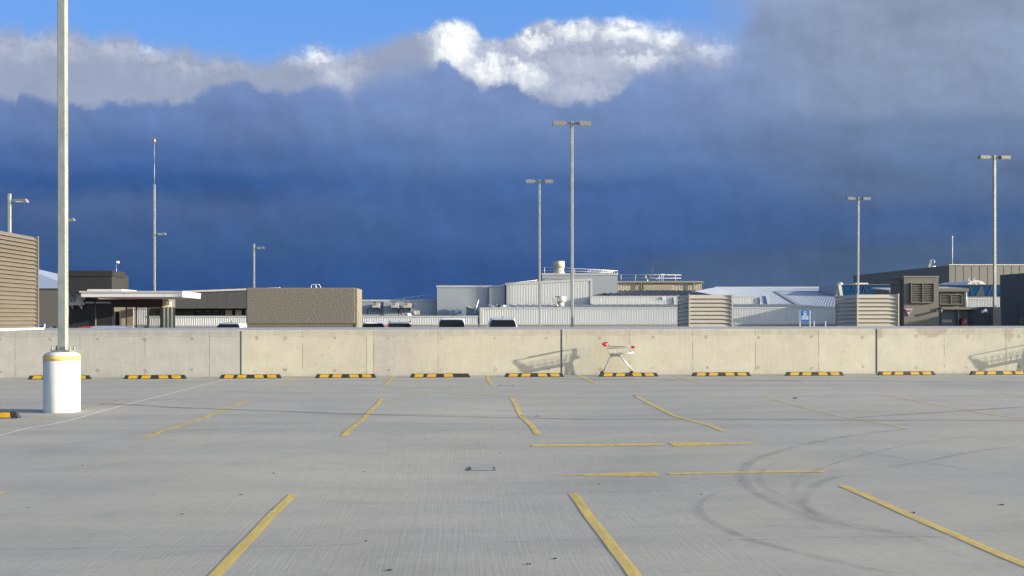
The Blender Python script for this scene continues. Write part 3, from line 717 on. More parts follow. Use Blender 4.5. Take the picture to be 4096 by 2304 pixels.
# ================================================================== behind the slab
def rect(px0, py0, px1, py1, Y):
    a, c = at(px0, py0, Y), at(px1, py1, Y)
    return a.x, c.x, c.z, a.z                                       # x0, x1, z0, z1
def pbox(b, px0, py0, px1, py1, Y, d, m=0, z0=None):
    x0, x1, zb, zt = rect(px0, py0, px1, py1, Y)
    b.box(x0, x1, Y, Y+d, zb if z0 is None else z0, zt, m); return x0, x1, zb, zt
def blades(b, p0, p1, out, z0, z1, n, tilt=.8, dep=.08, th=.012, m=0, gap=.13):
    """sloping louvre blades from p0 to p1 (plan points), facing out"""
    p0, p1, out = Vector(p0), Vector(p1), Vector(out).normalized(); h = (z1-z0)/n
    for k in range(n):
        zt, zb = z0+(k+1)*h-gap*h, z0+k*h
        a0, a1 = p0-out*dep, p1-out*dep
        q = [Vector((a0.x, a0.y, zt)), Vector((a1.x, a1.y, zt)), Vector((p1.x, p1.y, zb)), Vector((p0.x, p0.y, zb))]
        b.prism(q, (0, 0, -th), m)
        b.bar((p0.x, p0.y, zb-.002), (p1.x, p1.y, zb-.002), .012, .014, m)
def louvre_vent(label, x0, x1, y0, y1, z0, z1, nf, mfront, mside, side_blades=True, base=None):
    t = thing('louvred_vent', label, 'roof vent', ((x0+x1)/2, (y0+y1)/2, z0), 'louvred vent boxes behind the wall')
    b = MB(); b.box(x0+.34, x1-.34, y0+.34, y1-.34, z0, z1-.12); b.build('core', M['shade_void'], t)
    for cx, cy in ((x0, y0), (x1, y0), (x0, y1), (x1, y1)):
        b = MB(); b.box(cx-.03, cx+.03, cy-.03, cy+.03, z0, z1+.02); b.build('corner_post', mfront, t)
    for nm, a, c, out, mm in (('front_blades', (x0+.03, y0, 0), (x1-.03, y0, 0), (0, -1, 0), mfront), ('side_blades', (x0, y1-.03, 0), (x0, y0+.03, 0), (-1, 0, 0), mside), ('side_blades', (x1, y0+.03, 0), (x1, y1-.03, 0), (1, 0, 0), mside), ('rear_blades', (x0+.03, y1, 0), (x1-.03, y1, 0), (0, 1, 0), mfront)):
        b = MB(); blades(b, a, c, out, z0+.02, z1, nf); b.build(nm, mm, t)
    b = MB(); b.box(x0+.2, x1-.2, y0+.2, y1-.2, z1-.1, z1-.06); b.build('roof_sheet', M['roof_white'], t)
    return t
# big vent at the left: its long side runs away from the camera
p = at(150, 950, 30.9); lx = p.x
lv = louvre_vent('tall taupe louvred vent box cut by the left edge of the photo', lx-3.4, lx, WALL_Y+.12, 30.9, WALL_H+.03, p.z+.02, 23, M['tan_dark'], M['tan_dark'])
b = MB(); b.box(lx-3.6, lx+.13, WALL_Y+.04, 31.05, WALL_H+.001, WALL_H+.06); b.build('base_flashing', M['coping'], lv)
for lab, pc, pr_, pt, Y, dep, nf in (('cream louvred vent box in the middle, left of the trolley return sign', 2757, 2928.5, 1177.6, 45, 2.3, 14), ('wider cream louvred vent box right of the trolley return sign', 3429.4, 3593.6, 1176, 45, 2.6, 14)):
    x0, x1, _, zt = rect(pc, pt, pr_, 1300, Y)
    louvre_vent(lab, x0, x1, Y, Y+dep, DECK_Z, zt, nf+2, M['tan_louvre'], M['tan_louvre'])
# roughcast block
b = MB(); Y = 48
x0, x1, _, zt = rect(984.5, 1150.8, 1421, 1300, Y); zc = at(1200, 1296, Y).z
t = thing('plant_block', 'brown grey roughcast block with cream end and a ladder on top behind the wall', 'plant room', ((x0+x1)/2, Y, DECK_Z))
b.box(x0, x1, Y, Y+2.4, zc, zt); b.build('roughcast_wall', M['roughcast'], t, bevel=.05)
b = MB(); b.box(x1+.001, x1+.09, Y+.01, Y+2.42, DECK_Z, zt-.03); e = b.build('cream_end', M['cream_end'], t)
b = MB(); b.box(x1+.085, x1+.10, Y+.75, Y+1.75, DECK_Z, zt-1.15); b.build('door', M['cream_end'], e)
b = MB(); b.box(x0+.03, x1, Y+.04, Y+2.36, DECK_Z, zc-.002); b.build('board_base', M['taupe'], t)
b = MB()
lad = thing('roof_ladder', 'small white hooped ladder rails standing on the roughcast block', 'ladder', (at(1260, 1150, Y+2.3).x, Y+2.3, zt))
for px in (1256, 1273):
    q = at(px, 1130, Y+2.3); x = q.x
    b.tube([(x+.15, Y+2.3, zt-.3), (x+.12, Y+2.3, zt+.1), (x+.05, Y+2.3, zt+.23), (x-.1, Y+2.3, zt+.23), (x-.14, Y+2.3, zt+.15), (x-.13, Y+2.3, zt+.05), (x+.05, Y+2.3, zt+.03)], .018, 6)
b.build('hand_rail', M['white_metal'], lad)

# ------------------------------------------------------------------ ribbed parapets
def parapet(label, pxa, pxb, pt, pb, Y, zroof=None, name='ribbed_parapet', end_l=True):
    x0, x1, zb, zt = rect(pxa, pt, pxb, pb, Y)
    t = thing(name, label, 'parapet', ((x0+x1)/2, Y, DECK_Z), 'white ribbed parapets round the far deck')
    b = MB(); b.corr(x0, x1, Y, zb, zt-.12, .125, .022); b.build('ribbed_sheet', M['cladding'], t)
    b = MB(); b.box(x0-.02, x1+.02, Y-.05, Y+.3, zt-.122, zt); b.box(x0-.02, x1+.02, Y-.045, Y+.1, zb-.1, zb+.002)
    if end_l: b.box(x0-.25, x0-.001, Y-.055, Y+.3, zb-.1, zt-.01)
    b.build('flashing', M['trim'], t)
    b = MB(); b.box(x0-.3, x1+.02, Y+.0, Y+.3, DECK_Z, zb-.101); k = b.build('concrete_upstand', M['kerb'], t)
    b = MB(); x = x0+.6
    while x < x1: b.box(x-.03, x+.03, Y-.012, Y+.01, zb-.42, zb-.36); x += 1.25
    b.build('fixing_bolt', M['bolt'], k)
    return x0, x1, zb, zt
parapet('white ribbed parapet right of the black lobby, behind the parked hatch', 592, 1060, 1263.6, 1300, 70, end_l=False)
parapet('taller white ribbed parapet seen through the lobby doors', 512, 590, 1231, 1296, 70, end_l=False)
parapet('low white ribbed parapet behind the white and silver cars', 1438, 1912, 1263.5, 1295, 73)
LP = parapet('long white ribbed parapet behind the tall lamp poles', 1932, 3350, 1229.5, 1292, 73)
# roof behind the long parapet, its ribs showing as a band
def slope(t, name, m, x0, x1, y0, z0, y1, z1, pitch=.6, rib=.05, th=.08):
    b = MB(); b.prism([(x0, y0, z0), (x1, y0, z0), (x1, y1, z1), (x0, y1, z1)], (0, 0, -th))
    x = x0+.1
    while x < x1-.1:
        b.prism([(x, y0-.03, z0+.002), (x+.09, y0-.03, z0+.002), (x+.09, y1, z1+.002), (x, y1, z1+.002)], (0, 0, rib)); x += pitch
    return b.build(name, m, t)
Y2 = 84
x0, x1, zb, zt = rect(2362, 1183.6, 3038, 1221, Y2)
u = thing('upper_parapet', 'upper white ribbed parapet stepping back above the long one', 'parapet', ((x0+x1)/2, Y2, DECK_Z), 'white ribbed parapets round the far deck')
b = MB(); b.corr(x0, x1, Y2, zb-.5, zt-.1, .13, .022); b.build('ribbed_sheet', M['cladding'], u)
b = MB(); b.box(x0, x1, Y2-.05, Y2+.35, zt-.101, zt); b.build('flashing', M['trim'], u)
b = MB()
for px in (2692, 3036):
    q = at(px, 1190, Y2); b.tube([(q.x-.02, Y2-.08, zt-.15), (q.x+.1, Y2-.1, zt-.8), (q.x+.12, Y2-.12, zb-.4)], .07, 6)
b.build('rain_pipe', M['pipe'], u)
b = MB(); q = at(2653, 1190, Y2); b.box(q.x-.1, q.x+.1, Y2-.14, Y2-.04, zt-.3, zt-.1); b.build('junction_box', M['white_metal'], u)
rf = thing('lean_to_roof', 'pale ribbed roof strip between the long and upper parapets', 'roof', (LP[0], 73.4, LP[3]))
slope(rf, 'roof_sheet', M['trim'], LP[0]+.6, LP[1], 73.31, LP[3]-.05, Y2-.1, at(2500, 1219, Y2).z, .62, .06)
# ribbed block with a raking top
Yb = 84.5
a, c = at(2025.8, 1134.5, Yb), at(2362, 1116.7, Yb); zb = at(2100, 1221, Yb).z
blk = thing('ribbed_block', 'tall white ribbed roof block with a raking top beneath the big fan stack', 'building', ((a.x+c.x)/2, Yb, zb-1))
rake = lambda x: a.z+(c.z-a.z)*(x-a.x)/(c.x-a.x)
b = MB(); b.corr(a.x, c.x, Yb, zb-.8, lambda x: rake(x)-.12, .135, .026, back=.1); b.build('ribbed_sheet', M['cladding'], blk)
b = MB(); b.prism([(a.x-.1, Yb-.07, rake(a.x)-.13), (c.x+.1, Yb-.07, rake(c.x)-.13), (c.x+.1, Yb-.07, rake(c.x)+.06), (a.x-.1, Yb-.07, rake(a.x)+.06)], (0, .4, 0)); b.box(c.x-.02, c.x+.16, Yb-.06, Yb+.2, zb-.5, rake(c.x)); b.build('flashing', M['trim'], blk)
q = atx(2001, 1154, a.x-.02); d = min(5, max(2.5, q.y-Yb))
b = MB(); b.prism([(a.x-.01, Yb+.1, zb-.8), (a.x-.01, Yb+5.2, zb-.8), (a.x-.01, Yb+5.2, a.z-.55), (a.x-.01, Yb+.1, a.z)], (.1, 0, 0)); sd = b.build('side_wall', M['panel_white'], blk)
b = MB(); b.prism([(a.x-.14, Yb-.05, a.z-.12), (a.x-.14, Yb+5.3, a.z-.66), (a.x-.14, Yb+5.3, a.z-.48), (a.x-.14, Yb-.05, a.z+.06)], (.22, 0, 0)); b.build('side_flashing', M['trim'], blk)
b = MB(); b.prism([(a.x, Yb+.4, a.z-.1), (c.x, Yb+.4, c.z-.1), (c.x, Yb+5, c.z-.6), (a.x, Yb+5, a.z-.6)], (0, 0, .06)); b.build('roof_sheet', M['roof_white'], blk)
# zinc fan in front of it
q = at(2240, 1225, 76)
fan = thing('roof_fan', 'short shiny zinc roof fan standing on the long ribbed parapet roof', 'roof fan', (q.x, 76, q.z-.3))
k = 76/3982
b = MB(); b.lathe([(17*k, -.1), (17*k, .55)], (q.x, 76, q.z-.1), 24); b.build('lower_drum', M['galv'], fan)
b = MB(); b.lathe([(22*k, 0), (23*k, .03), (23*k, .42), (22*k, .45)], (q.x+.05, 76, at(2240, 1208, 76).z), 28); b.build('upper_drum', M['chrome'], fan)
b = MB(); b.box(q.x-.5, q.x+.5, 75.5, 76.5, q.z-.1, q.z-.02); b.build('base_tray', M['galv_dark'], fan)
b = MB(); pbox(b, 2213, 1189, 2227, 1210, 75.4, .18); b.build('control_box', M['ac'], fan, bevel=.01)
b = MB()
for dx_ in (0, .08): b.tube([(q.x-.38+dx_, 75.5, at(0+2220, 1210, 75.5).z), (q.x-.36+dx_, 75.45, q.z+.12), (q.x-.25+dx_, 75.45, q.z+.02)], .025, 6)
b.build('conduit', M['white_metal'], fan)
# whirly vents on the roof edge
for k_, (px, w_) in enumerate(((1999, 15), (2016, 18))):
    q = at(px, 1228, 74.5); r = w_/2*74.5/3982*1.2
    o = MB().lathe([(r, 0), (r, .07), (r*.85, .13), (r*.4, .16), (.02, .165)], (q.x, 74.5+.9*k_, q.z), 20)
    tag(o.build('roof_cowl', M['black_plastic'] if k_ == 0 else M['white_metal'], org=(q.x, 74.5, q.z)), ('low black roof cowl at the left end of the long parapet' if k_ == 0 else 'low white domed roof cowl beside the black cowl'), 'roof cowl', 'roof cowls')
# ------------------------------------------------------------------ white upper walls with condensers
Yw = 86
def wallbox(name, label, px0, px1, pt, Y, d, m, zlo=1.2, cat='building'):
    x0, x1, _, zt = rect(px0, pt, px1, 1260, Y)
    t = thing(name, label, cat, ((x0+x1)/2, Y, zlo))
    b = MB(); b.box(x0, x1, Y, Y+d, zlo, zt); b.build('wall', m, t)
    b = MB(); b.box(x0-.05, x1+.05, Y-.06, Y+.35, zt-.1, zt+.06); b.build('coping', M['trim'], t)
    return t, x0, x1, zt
tw, xa, xb, zt = wallbox('white_plant_building', 'long low white panel building carrying three wall condensers', 1380, 1750, 1201.5, Yw, 6, M['panel_white'])
b = MB(); q = at(1536, 1230, Yw); b.box(q.x, xb-.02, Yw-.45, Yw-.001, 1.2, zt-.13); b.build('stepped_wall', M['panel_white'], tw)
b = MB(); b.box(xa, xb, Yw-.52, Yw-.46, at(1600, 1262, Yw-.5).z, at(1600, 1258.5, Yw-.5).z); b.build('base_strip', M['trim'], tw)
tt, xa2, xb2, zt2 = wallbox('white_tower_block', 'taller plain white panel block left of the ribbed block', 1748, 2020, 1144.7, Yw-1.0, 7, M['panel_white'])
b = MB(); q = at(1957, 1230, Yw-1.2); b.box(q.x, xb2, Yw-1.25, Yw-1.001, 1.2, zt2-.13); b.build('stepped_wall', M['panel_white'], tt)
for px, lab in ((1505, 'leftmost wall condenser with a looping black pipe'), (1580, 'middle wall condenser beside two black downpipes'), (1630, 'rightmost wall condenser above the floor standing unit')):
    x0, x1, z0, z1 = rect(px-15, 1213, px+15, 1231, Yw-.9)
    t = thing('wall_condenser', lab, 'air conditioner', ((x0+x1)/2, Yw-.5, z0), 'condensers on the white wall')
    yb = Yw if px < 1530 else Yw-.45
    b = MB(); b.box(x0, x1, Yw-1.1, Yw-.7, z0, z1); b.build('casing', M['ac'], t, bevel=.02)
    b = MB(); xm = x0+(x1-x0)*.34; b.box(xm-.11, xm+.11, Yw-1.108, Yw-1.098, z0+.2, z0+.37); b.build('label_plate', M['brown'], t)
    b = MB(); b.prism([(xm-.2, Yw-1, z1+.02), (xm+.2, Yw-1, z1+.02), (xm+.06, Yw-1, z1+.09), (xm-.06, Yw-1, z1+.09)], (0, .25, 0)); b.build('fan_guard', M['black_plastic'], t)
    b = MB()
    for x in (x0+.03, x1-.03): b.prism([(x-.02, yb-.01, z0-.4), (x-.02, yb-.01, z0-.001), (x-.02, Yw-1.05, z0-.001), (x-.02, Yw-1.05, z0-.05)], (.04, 0, 0))
    b.build('bracket', M['steel'], t)
    b = MB(); zf = at(px, 1259, Yw-.9).z
    if px != 1580:
        b.tube([(x1, Yw-.95, z0+.05), (x1+.25, Yw-.95, z0+.05), (x1+.3, Yw-.95, z0+.12), (x1+.25, Yw-.95, z0+.19), (x1, Yw-.95, z0+.19)], .032, 6)
        b.tube([(x1, Yw-.85, z0-.03), (x0-.3, Yw-.85, z0-.03), (x0-.42, Yw-.85, z0-.12), (x0-.44, Yw-.85, zf)], .04, 6)
    else:
        b.tube([(x1, Yw-.9, z0+.12), (x1+.18, Yw-.9, z0+.12), (x1+.2, Yw-.9, zf)], .045, 6)
    b.build('insulated_pipe', M['black_plastic'], t)
x0, x1, z0, z1 = rect(1641.5, 1242, 1677, 1260.5, Yw-2)
t = thing('condenser_unit', 'floor standing condenser with round grille below the wall condensers', 'air conditioner', ((x0+x1)/2, Yw-2, z0))
b = MB(); b.box(x0, x1, Yw-2, Yw-1.6, z0-.3, z1); b.build('casing', M['ac'], t, bevel=.02)
b = MB(); b.lathe([(.02, 0), (.19, 0), (.2, .02)], (x0+.29, Yw-2.02, (z0+z1)/2+.0), 28, axis='y'); b.build('fan_grille', M['grey_plastic'], t)
q = at(1632, 1258, Yw-2); tag(MB().lathe([(.26, -.2), (.26, .03), (.2, .1), (.05, .13)], (q.x, Yw-2, q.z), 20).build('roof_cowl', M['white_metal'], org=(q.x, Yw-2, q.z-.2)), 'low white cowl left of the floor standing condenser', 'roof cowl', 'roof cowls')
# fan motor on legs, right
q = at(1822, 1258, Yw-2.5); Yq = Yw-2.5; kk = Yq/3982
t = thing('duct_fan', 'small white duct fan on legs before the plain white block', 'roof fan', (q.x, Yq, q.z-.3))
b = MB(); b.lathe([(.38, -.25), (.36, .0), (.2, .12), (.03, .15)], (q.x+.15, Yq, q.z+.3), 20); b.build('fan_hood', M['white_metal'], t)
b = MB(); b.box(q.x-.42, q.x-.12, Yq-.3, Yq, q.z+.02, q.z+.4); b.build('motor_box', M['ac'], t, bevel=.02)
b = MB()
for dx_ in (-.48, .05, .5): b.box(q.x+dx_-.025, q.x+dx_+.025, Yq-.35, Yq-.3, q.z-.35, q.z+.2)
b.build('leg', M['steel'], t)
# skillion and leaning tube, right of the fan
a, c = at(1865.5, 1225, 82), at(1912, 1262, 82); e = at(1912, 1250, 82)
t = thing('wedge_plant_room', 'blue grey wedge shaped roof room tucked beside the long parapet', 'building', (a.x, 82, 1.0))
b = MB(); b.prism([(a.x, 82, .5), (c.x+.4, 82, .5), (c.x+.4, 82, e.z-.1), (a.x, 82, a.z)], (0, 2.5, 0)); b.build('wall', M['pipe'], t)
b = MB(); b.prism([(a.x-.03, 81.9, a.z), (c.x+.4, 81.9, e.z-.1), (c.x+.4, 81.9, e.z+.02), (a.x-.03, 81.9, a.z+.14)], (0, 2.7, 0)); b.build('roof_edge', M['trim'], t)
a, c = at(1895, 1262, 80), at(1914.5, 1199, 80)
tag(MB().tube([a, c], [.06, .05], 8).build('leaning_pole', M['white_metal'], org=a), 'white tube leaning against the white block', 'tube')
# raking handrail on the roof left of the tall white block
def rail(name, label, pts, Y, posts, low=None, r=.022, grp='white roof handrails'):
    P = [at(px, py, Y) for px, py in pts]; t = thing(name, label, 'handrail', (P[0].x, Y, P[0].z-1), grp)
    b = MB(); b.tube(P, r, 6)
    if low: b.tube([at(px, py, Y) for px, py in low], r*.8, 6)
    b.build('rail', M['white_metal'], t)
    b = MB()
    for (pa, ya), (pb_, yb) in posts: b.tube([at(pa, ya, Y), at(pb_, yb, Y)], r, 6)
    b.build('post', M['white_metal'], t); return t
rail('roof_handrail', 'raking white handrail left of the plain white block', [(1550, 1201), (1620, 1192), (1748, 1174)], 88, [((1614, 1192), (1615, 1202)), ((1673, 1185), (1676, 1202)), ((1733, 1177), (1737, 1202))], [(1660, 1201), (1748, 1189)])
rail('roof_handrail', 'white handrail behind the raking ribbed block', [(1975, 1145), (2020, 1139), (2070, 1129), (2150, 1120)], 90, [((2140, 1121), (2142, 1132)), ((2030, 1138), (2030, 1146))])
rail('roof_handrail', 'sloping white handrail round the fan stack roof', [(2164, 1068), (2300, 1074), (2471, 1083)], 94, [((2178, 1069), (2178, 1095)), ((2299, 1074), (2298, 1095)), ((2361, 1078), (2360, 1095)), ((2413, 1081), (2412, 1095)), ((2459, 1083), (2458, 1096)), ((2469, 1086), (2469, 1100))], [(2164, 1082), (2300, 1085), (2450, 1091)])
rail('roof_handrail', 'low inner white handrail right of the fan stack', [(2300, 1079), (2455, 1086)], 97, [((2353, 1081), (2352, 1095)), ((2405, 1083), (2404, 1095)), ((2451, 1086), (2450, 1096))])
rail('roof_handrail', 'long level white handrail on the beige plant room', [(2471, 1098.5), (2725, 1100)], 103, [((px, 1099), (px, 1126)) for px in (2484, 2542, 2592, 2702)], [(2471, 1112), (2724, 1112.5)])
rail('roof_handrail', 'white gate in the handrail beside the satellite dish', [(2632, 1094), (2660, 1099)], 102, [((2637, 1099), (2637, 1124)), ((2646, 1098), (2646, 1125)), ((2653, 1099), (2653, 1124)), ((2617, 1123), (2640, 1108))])
# upper white block, beige plant room, slate roof
th, xa, xb, zt = wallbox('upper_white_block', 'big smooth white block carrying the cream fan stack', 2169, 2470.7, 1095.5, 95, 8, M['panel_white'])
q = at(2235, 1095, 99); kq = 99*.0002511
st_ = thing('fan_stack', 'cream cylindrical fan stack with flared base on the upper white block', 'roof fan', (q.x, 99, zt-.2))
b = MB(); b.lathe([(23.5*kq, .0), (23.5*kq, 26*kq), (22.5*kq, 26.5*kq)], (q.x, 99, at(2235, 1071.5, 99).z), 32); b.build('stack_drum', M['cream'], st_)
b = MB(); z0 = at(2235, 1094, 99).z; b.lathe([(24*kq, -.6), (24*kq, .12), (22*kq, .2), (20.5*kq, .4), (21.5*kq, 23*kq)], (q.x, 99, z0), 32); b.build('flared_base', M['cream'], st_)
b = MB()
for an in range(0, 360, 45):
    cx, sy = math.cos(R(an+20)), math.sin(R(an+20)); b.bar((q.x+cx*24*kq, 99+sy*24*kq, z0+.05), (q.x+cx*20*kq, 99+sy*20*kq, z0+.4), .04, .04)
b.build('stay_fin', M['cream'], st_)
tb, xa, xb, zt = wallbox('beige_plant_room', 'beige ribbed plant room with a long louvre and two downpipes', 2465, 2808, 1127, 101, 6, M['beige'])
b = MB(); b.corr(xa+.02, xb-.15, 100.99, at(2600, 1166, 101).z, zt-.15, .16, .012, back=.005); b.build('ribbed_sheet', M['beige'], tb)
b = MB(); b.box(xa, xb+.15, 100.7, 101.0, zt-.13, zt+.02); b.build('gutter', M['cream_end'], tb)
x0, x1, z0, z1 = rect(2572, 1137, 2697, 1163, 100.9)
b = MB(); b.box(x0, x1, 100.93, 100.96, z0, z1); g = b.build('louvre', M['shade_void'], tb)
b = MB(); blades(b, (x0+.05, 100.85, 0), (x1-.05, 100.85, 0), (0, -1, 0), z0+.05, z1-.05, 9, dep=.07); b.build('louvre_blades', M['cream'], g)
b = MB()
for px in (2564, 2773):
    q = at(px, 1130, 100.8); zz = at(px, 1165, 100.8).z; b.tube([(q.x, 100.8, zt-.1), (q.x, 100.8, zz+.2), (q.x+.35, 100.7, zz), (q.x+.5, 100.7, zz-.02)], .06, 6)
b.build('rain_pipe', M['cream_end'], tb)
q = at(2592, 1108, 102.2); t = thing('satellite_dish', 'dark grey round satellite dish standing behind the level handrail', 'satellite dish', (q.x, 102.2, zt))
b = MB(); b.lathe([(.02, .1), (.18, .06), (.3, -.02), (.285, -.03), (.17, .05), (.02, .09)], (q.x, 102.4, q.z), 28, axis='y'); b.build('dish', M['pipe'], t)
b = MB(); b.tube([(q.x, 102.6, zt-.2), (q.x, 102.6, q.z)], .035, 8); b.build('mount', M['steel'], t)
a, c = at(2606, 1124, 102.5), at(2608, 1069, 102.5); t = thing('antenna', 'thin dark antenna mast beside the satellite dish', 'antenna', a)
b = MB(); b.tube([a-Vector((0, 0, .3)), c], .025, 6)
for k in range(4):
    z = c.z-.1-k*.16; b.tube([(c.x-.1, 102.5, z), (c.x+.1, 102.5, z+.04)], .015, 5)
b.build('mast', M['bolt'], t)
t = thing('slate_roof', 'dark slate blue ribbed roof strip below the beige plant room', 'roof', (at(2480, 1180, 92).x, 92, 3))
p0, p1, p2 = at(2440, 1184, 91), at(2872, 1184, 91), at(2700, 1163, 100)
slope(t, 'roof_sheet', M['roof_dark'], p0.x, p1.x, 91, p0.z, 100.2, p2.z, .55, .08)
# big pale roof at the right
t = thing('large_pale_roof', 'broad pale blue ribbed roof with a darker gutter strip across it', 'roof', (at(3100, 1226, 85).x, 85, 2))
zA, zB = at(3100, 1230, 84.6).z, at(3100, 1152.5, 102).z
def onroof(px, py):
    lo_, hi_ = 80.0, 103.0
    for _ in range(40):
        m_ = (lo_+hi_)/2; q_ = at(px, py, m_); zr = zA+(zB-zA)*(m_-84.6)/(102-84.6)
        if q_.z > zr: lo_ = m_
        else: hi_ = m_
    q_ = at(px, py, lo_); return Vector((q_.x, lo_, q_.z))
A_, B_, C_, D_ = onroof(2990, 1229), onroof(3345, 1229), onroof(3358, 1153), onroof(2858, 1153)
b = MB(); b.prism([(A_.x-12, A_.y, A_.z), B_, C_, D_], (0, 0, -.1))
n = 74
for k in range(n):
    f = k/(n-1); s0 = Vector((A_.x-12, A_.y, A_.z)).lerp(B_, f); s1 = D_.lerp(C_, f); d_ = Vector((.07, 0, 0))
    b.prism([s0-d_+Vector((0, 0, .003)), s0+d_+Vector((0, 0, .003)), s1+d_+Vector((0, 0, .003)), s1-d_+Vector((0, 0, .003))], (0, 0, .07))
b.build('roof_sheet', M['roof_white'], t)
g0, g1, g2, g3 = onroof(3094, 1169), onroof(3114, 1169), onroof(3212, 1226), onroof(3190, 1226)
b = MB(); b.prism([q_+Vector((0, 0, .09)) for q_ in (g0, g1, g2, g3)], (0, 0, .03)); b.build('valley_gutter', M['steel'], t)
l0, l1 = onroof(3112, 1169.5), onroof(3342, 1169.5); b = MB(); b.bar(l0+Vector((0, 0, .1)), l1+Vector((0, 0, .1)), .12, .06); b.build('lap_joint', M['pipe'], t)
b = MB(); b.box(D_.x, C_.x, C_.y-.1, C_.y+.3, C_.z, C_.z+.16); b.build('ridge_cap', M['trim'], t)
b = MB()
for px, w_ in ((3064, 3), (3069, 3)):
    q0, q1 = onroof(px, 1187), onroof(px+8, 1224); b.bar(q0+Vector((0, 0, .12)), q1+Vector((0, 0, .12)), .1, .06)
b.build('walkway', M['white_metal'], t)
# raked fin and blue glazing
t = thing('raked_fin', 'raked white wing wall at the left end of the blue glazing', 'wall', (at(3350, 1180, 93).x, 93, 2))
a = [at(px, py, 93) for px, py in ((3340, 1190), (3372, 1190), (3366, 1138), (3353, 1138))]
b = MB(); b.prism([at(3344, 1185, 93), at(3362, 1185, 93), at(3353, 1139, 93)], (0, 5, 0)); b.build('side_panel', M['panel_white'], t)
b = MB(); b.prism([at(3360, 1182, 92.9), at(3372, 1182, 92.9), at(3365.5, 1138, 92.9), at(3353, 1138, 92.9)], (0, .5, 0)); b.build('edge_panel', M['coping'], t)
t = thing('blue_glazing', 'long band of deep blue glazing with dark triangular bracing', 'glazing', (at(3600, 1180, 95).x, 95, 2))
x0, x1, z0, z1 = rect(3366, 1141, 4010, 1185, 95)
b = MB(); b.box(x0, x1+8, 95, 95.2, z0, z1); b.build('glass_band', M['blue_glass'], t)
b = MB(); b.box(x0, x1+8, 94.9, 95.6, z1, z1+.1); b.box(x0, x1+8, 94.9, 95.3, z0-.08, z0-.001); b.build('frame', M['slate'], t)
b = MB()
for tri in (((3402, 1171), (3407, 1171), (3414.5, 1142), (3411, 1142)), ((3416, 1170), (3418.5, 1170), (3415, 1144), (3412.5, 1144)), ((3449, 1171), (3454, 1171), (3461, 1142), (3458, 1142)), ((3464, 1170), (3467, 1170), (3461.5, 1142), (3459, 1142)),
        ((3903, 1183), (3937, 1183), (3929, 1142), (3923, 1142)), ((3949, 1182), (3954, 1182), (3971, 1144), (3966, 1144)), ((3868, 1166), (3870, 1166), (3881, 1143), (3878, 1143)), ((3887, 1184), (3891, 1184), (3883, 1143), (3880, 1143)), ((3998, 1182), (4003, 1182), (4006, 1170), (4004, 1170))):
    b.prism([at(px, py, 94.97) for px, py in tri], (0, .04, 0))
b.build('brace', M['blue_dark'], t)
q = at(3440, 1135, 96.5); b = MB(); b.box(q.x-.55, q.x+.7, 96.2, 97, z1+.08, z1+.28); tag(b.build('roof_unit', M['white_metal'], org=(q.x, 96.5, z1)), 'small white rooftop unit sitting on the blue glazing roof', 'roof unit')
q = at(3360, 1137, 97); tag(MB().lathe([(.3, -.2), (.28, .1), (.15, .17), (.02, .18)], (q.x, 97, q.z), 16).build('roof_cowl', M['white_metal'], org=(q.x, 97, q.z)), 'white cowl on top of the raked fin', 'roof cowl', 'roof cowls')
# far grey hall
q0, q1 = at(3797, 1061, 120), at(4500, 1061, 120); zt = q0.z
t = thing('grey_hall', 'large far grey panelled hall with a mast rising beyond the right poles', 'building', (q0.x, 120, 0))
b = MB(); b.box(q0.x, q1.x, 120, 150, 0, zt); b.build('wall', M['far_grey'], t)
qb = at(3508, 1094, 151)
b = MB(); b.prism([(q0.x, 120.01, 0), (qb.x, 151, 0), (qb.x, 151, qb.z), (q0.x, 120.01, zt)], (.3, .3, 0)); b.build('side_wall', M['far_grey'], t)
b = MB(); b.box(q0.x-.05, q1.x, 119.9, 120.4, zt, zt+.12); b.build('coping', M['coping'], t)
b = MB()
for k in range(12):
    x = at(3823+32*k, 1100, 120).x; b.box(x-.025, x+.025, 119.985, 120.01, 0, zt)
b.build('panel_joint', M['bolt'], t)
a, c = at(3809.5, 1061, 122), at(3809.5, 947, 122); t = thing('roof_mast', 'thin white mast with a small tip on the far grey hall', 'mast', a)
b = MB(); b.tube([a-Vector((0, 0, .3)), c], .05, 8); b.lathe([(.02, -.12), (.07, -.05), (.07, .05), (.02, .14)], c, 10); b.build('mast', M['white_metal'], t)
t = thing('roof_ladder', 'white hooped access ladder climbing the shaded side of the far grey hall', 'ladder', at(3710, 1100, 125))
b = MB()
for dx_ in (0, 5): b.tube([at(3705+dx_, 1102, 127), at(3715+dx_, 1066, 127), at(3721+dx_, 1040, 127), at(3736, 1040, 127), at(3739, 1046, 127), at(3736, 1052, 127), at(3720+dx_, 1052, 127)], .05, 6)
for k in range(6):
    y = 1056+8*k; x = 3705+(1102-y)*.29; b.tube([at(x-1, y, 127), at(x+6, y, 127)], .03, 5)
b.tube([at(3718, 1066, 127), at(3742, 1065, 127)], .05, 6)
b.build('ladder_frame', M['white_metal'], t)
q = at(3906, 1138, 97); t = thing('roof_dome', 'white half round skylight dome showing above the blue glazing', 'skylight', (q.x, 97, q.z))
b = MB(); n = 18; r = 38*97/3982
b.prism([(q.x+r*math.cos(math.pi*k/n), 97, q.z-.05+r*.5*math.sin(math.pi*k/n)) for k in range(n+1)], (0, 6, 0)); b.build('dome_shell', M['white_metal'], t)
b = MB()
for dx_ in (-.45, -.1, .3, .6): b.tube([(q.x+dx_, 96.97, q.z-.2), (q.x+dx_*.5, 96.97, q.z+.3*r)], .015, 5)
b.build('rib', M['steel'], t)
b = MB()
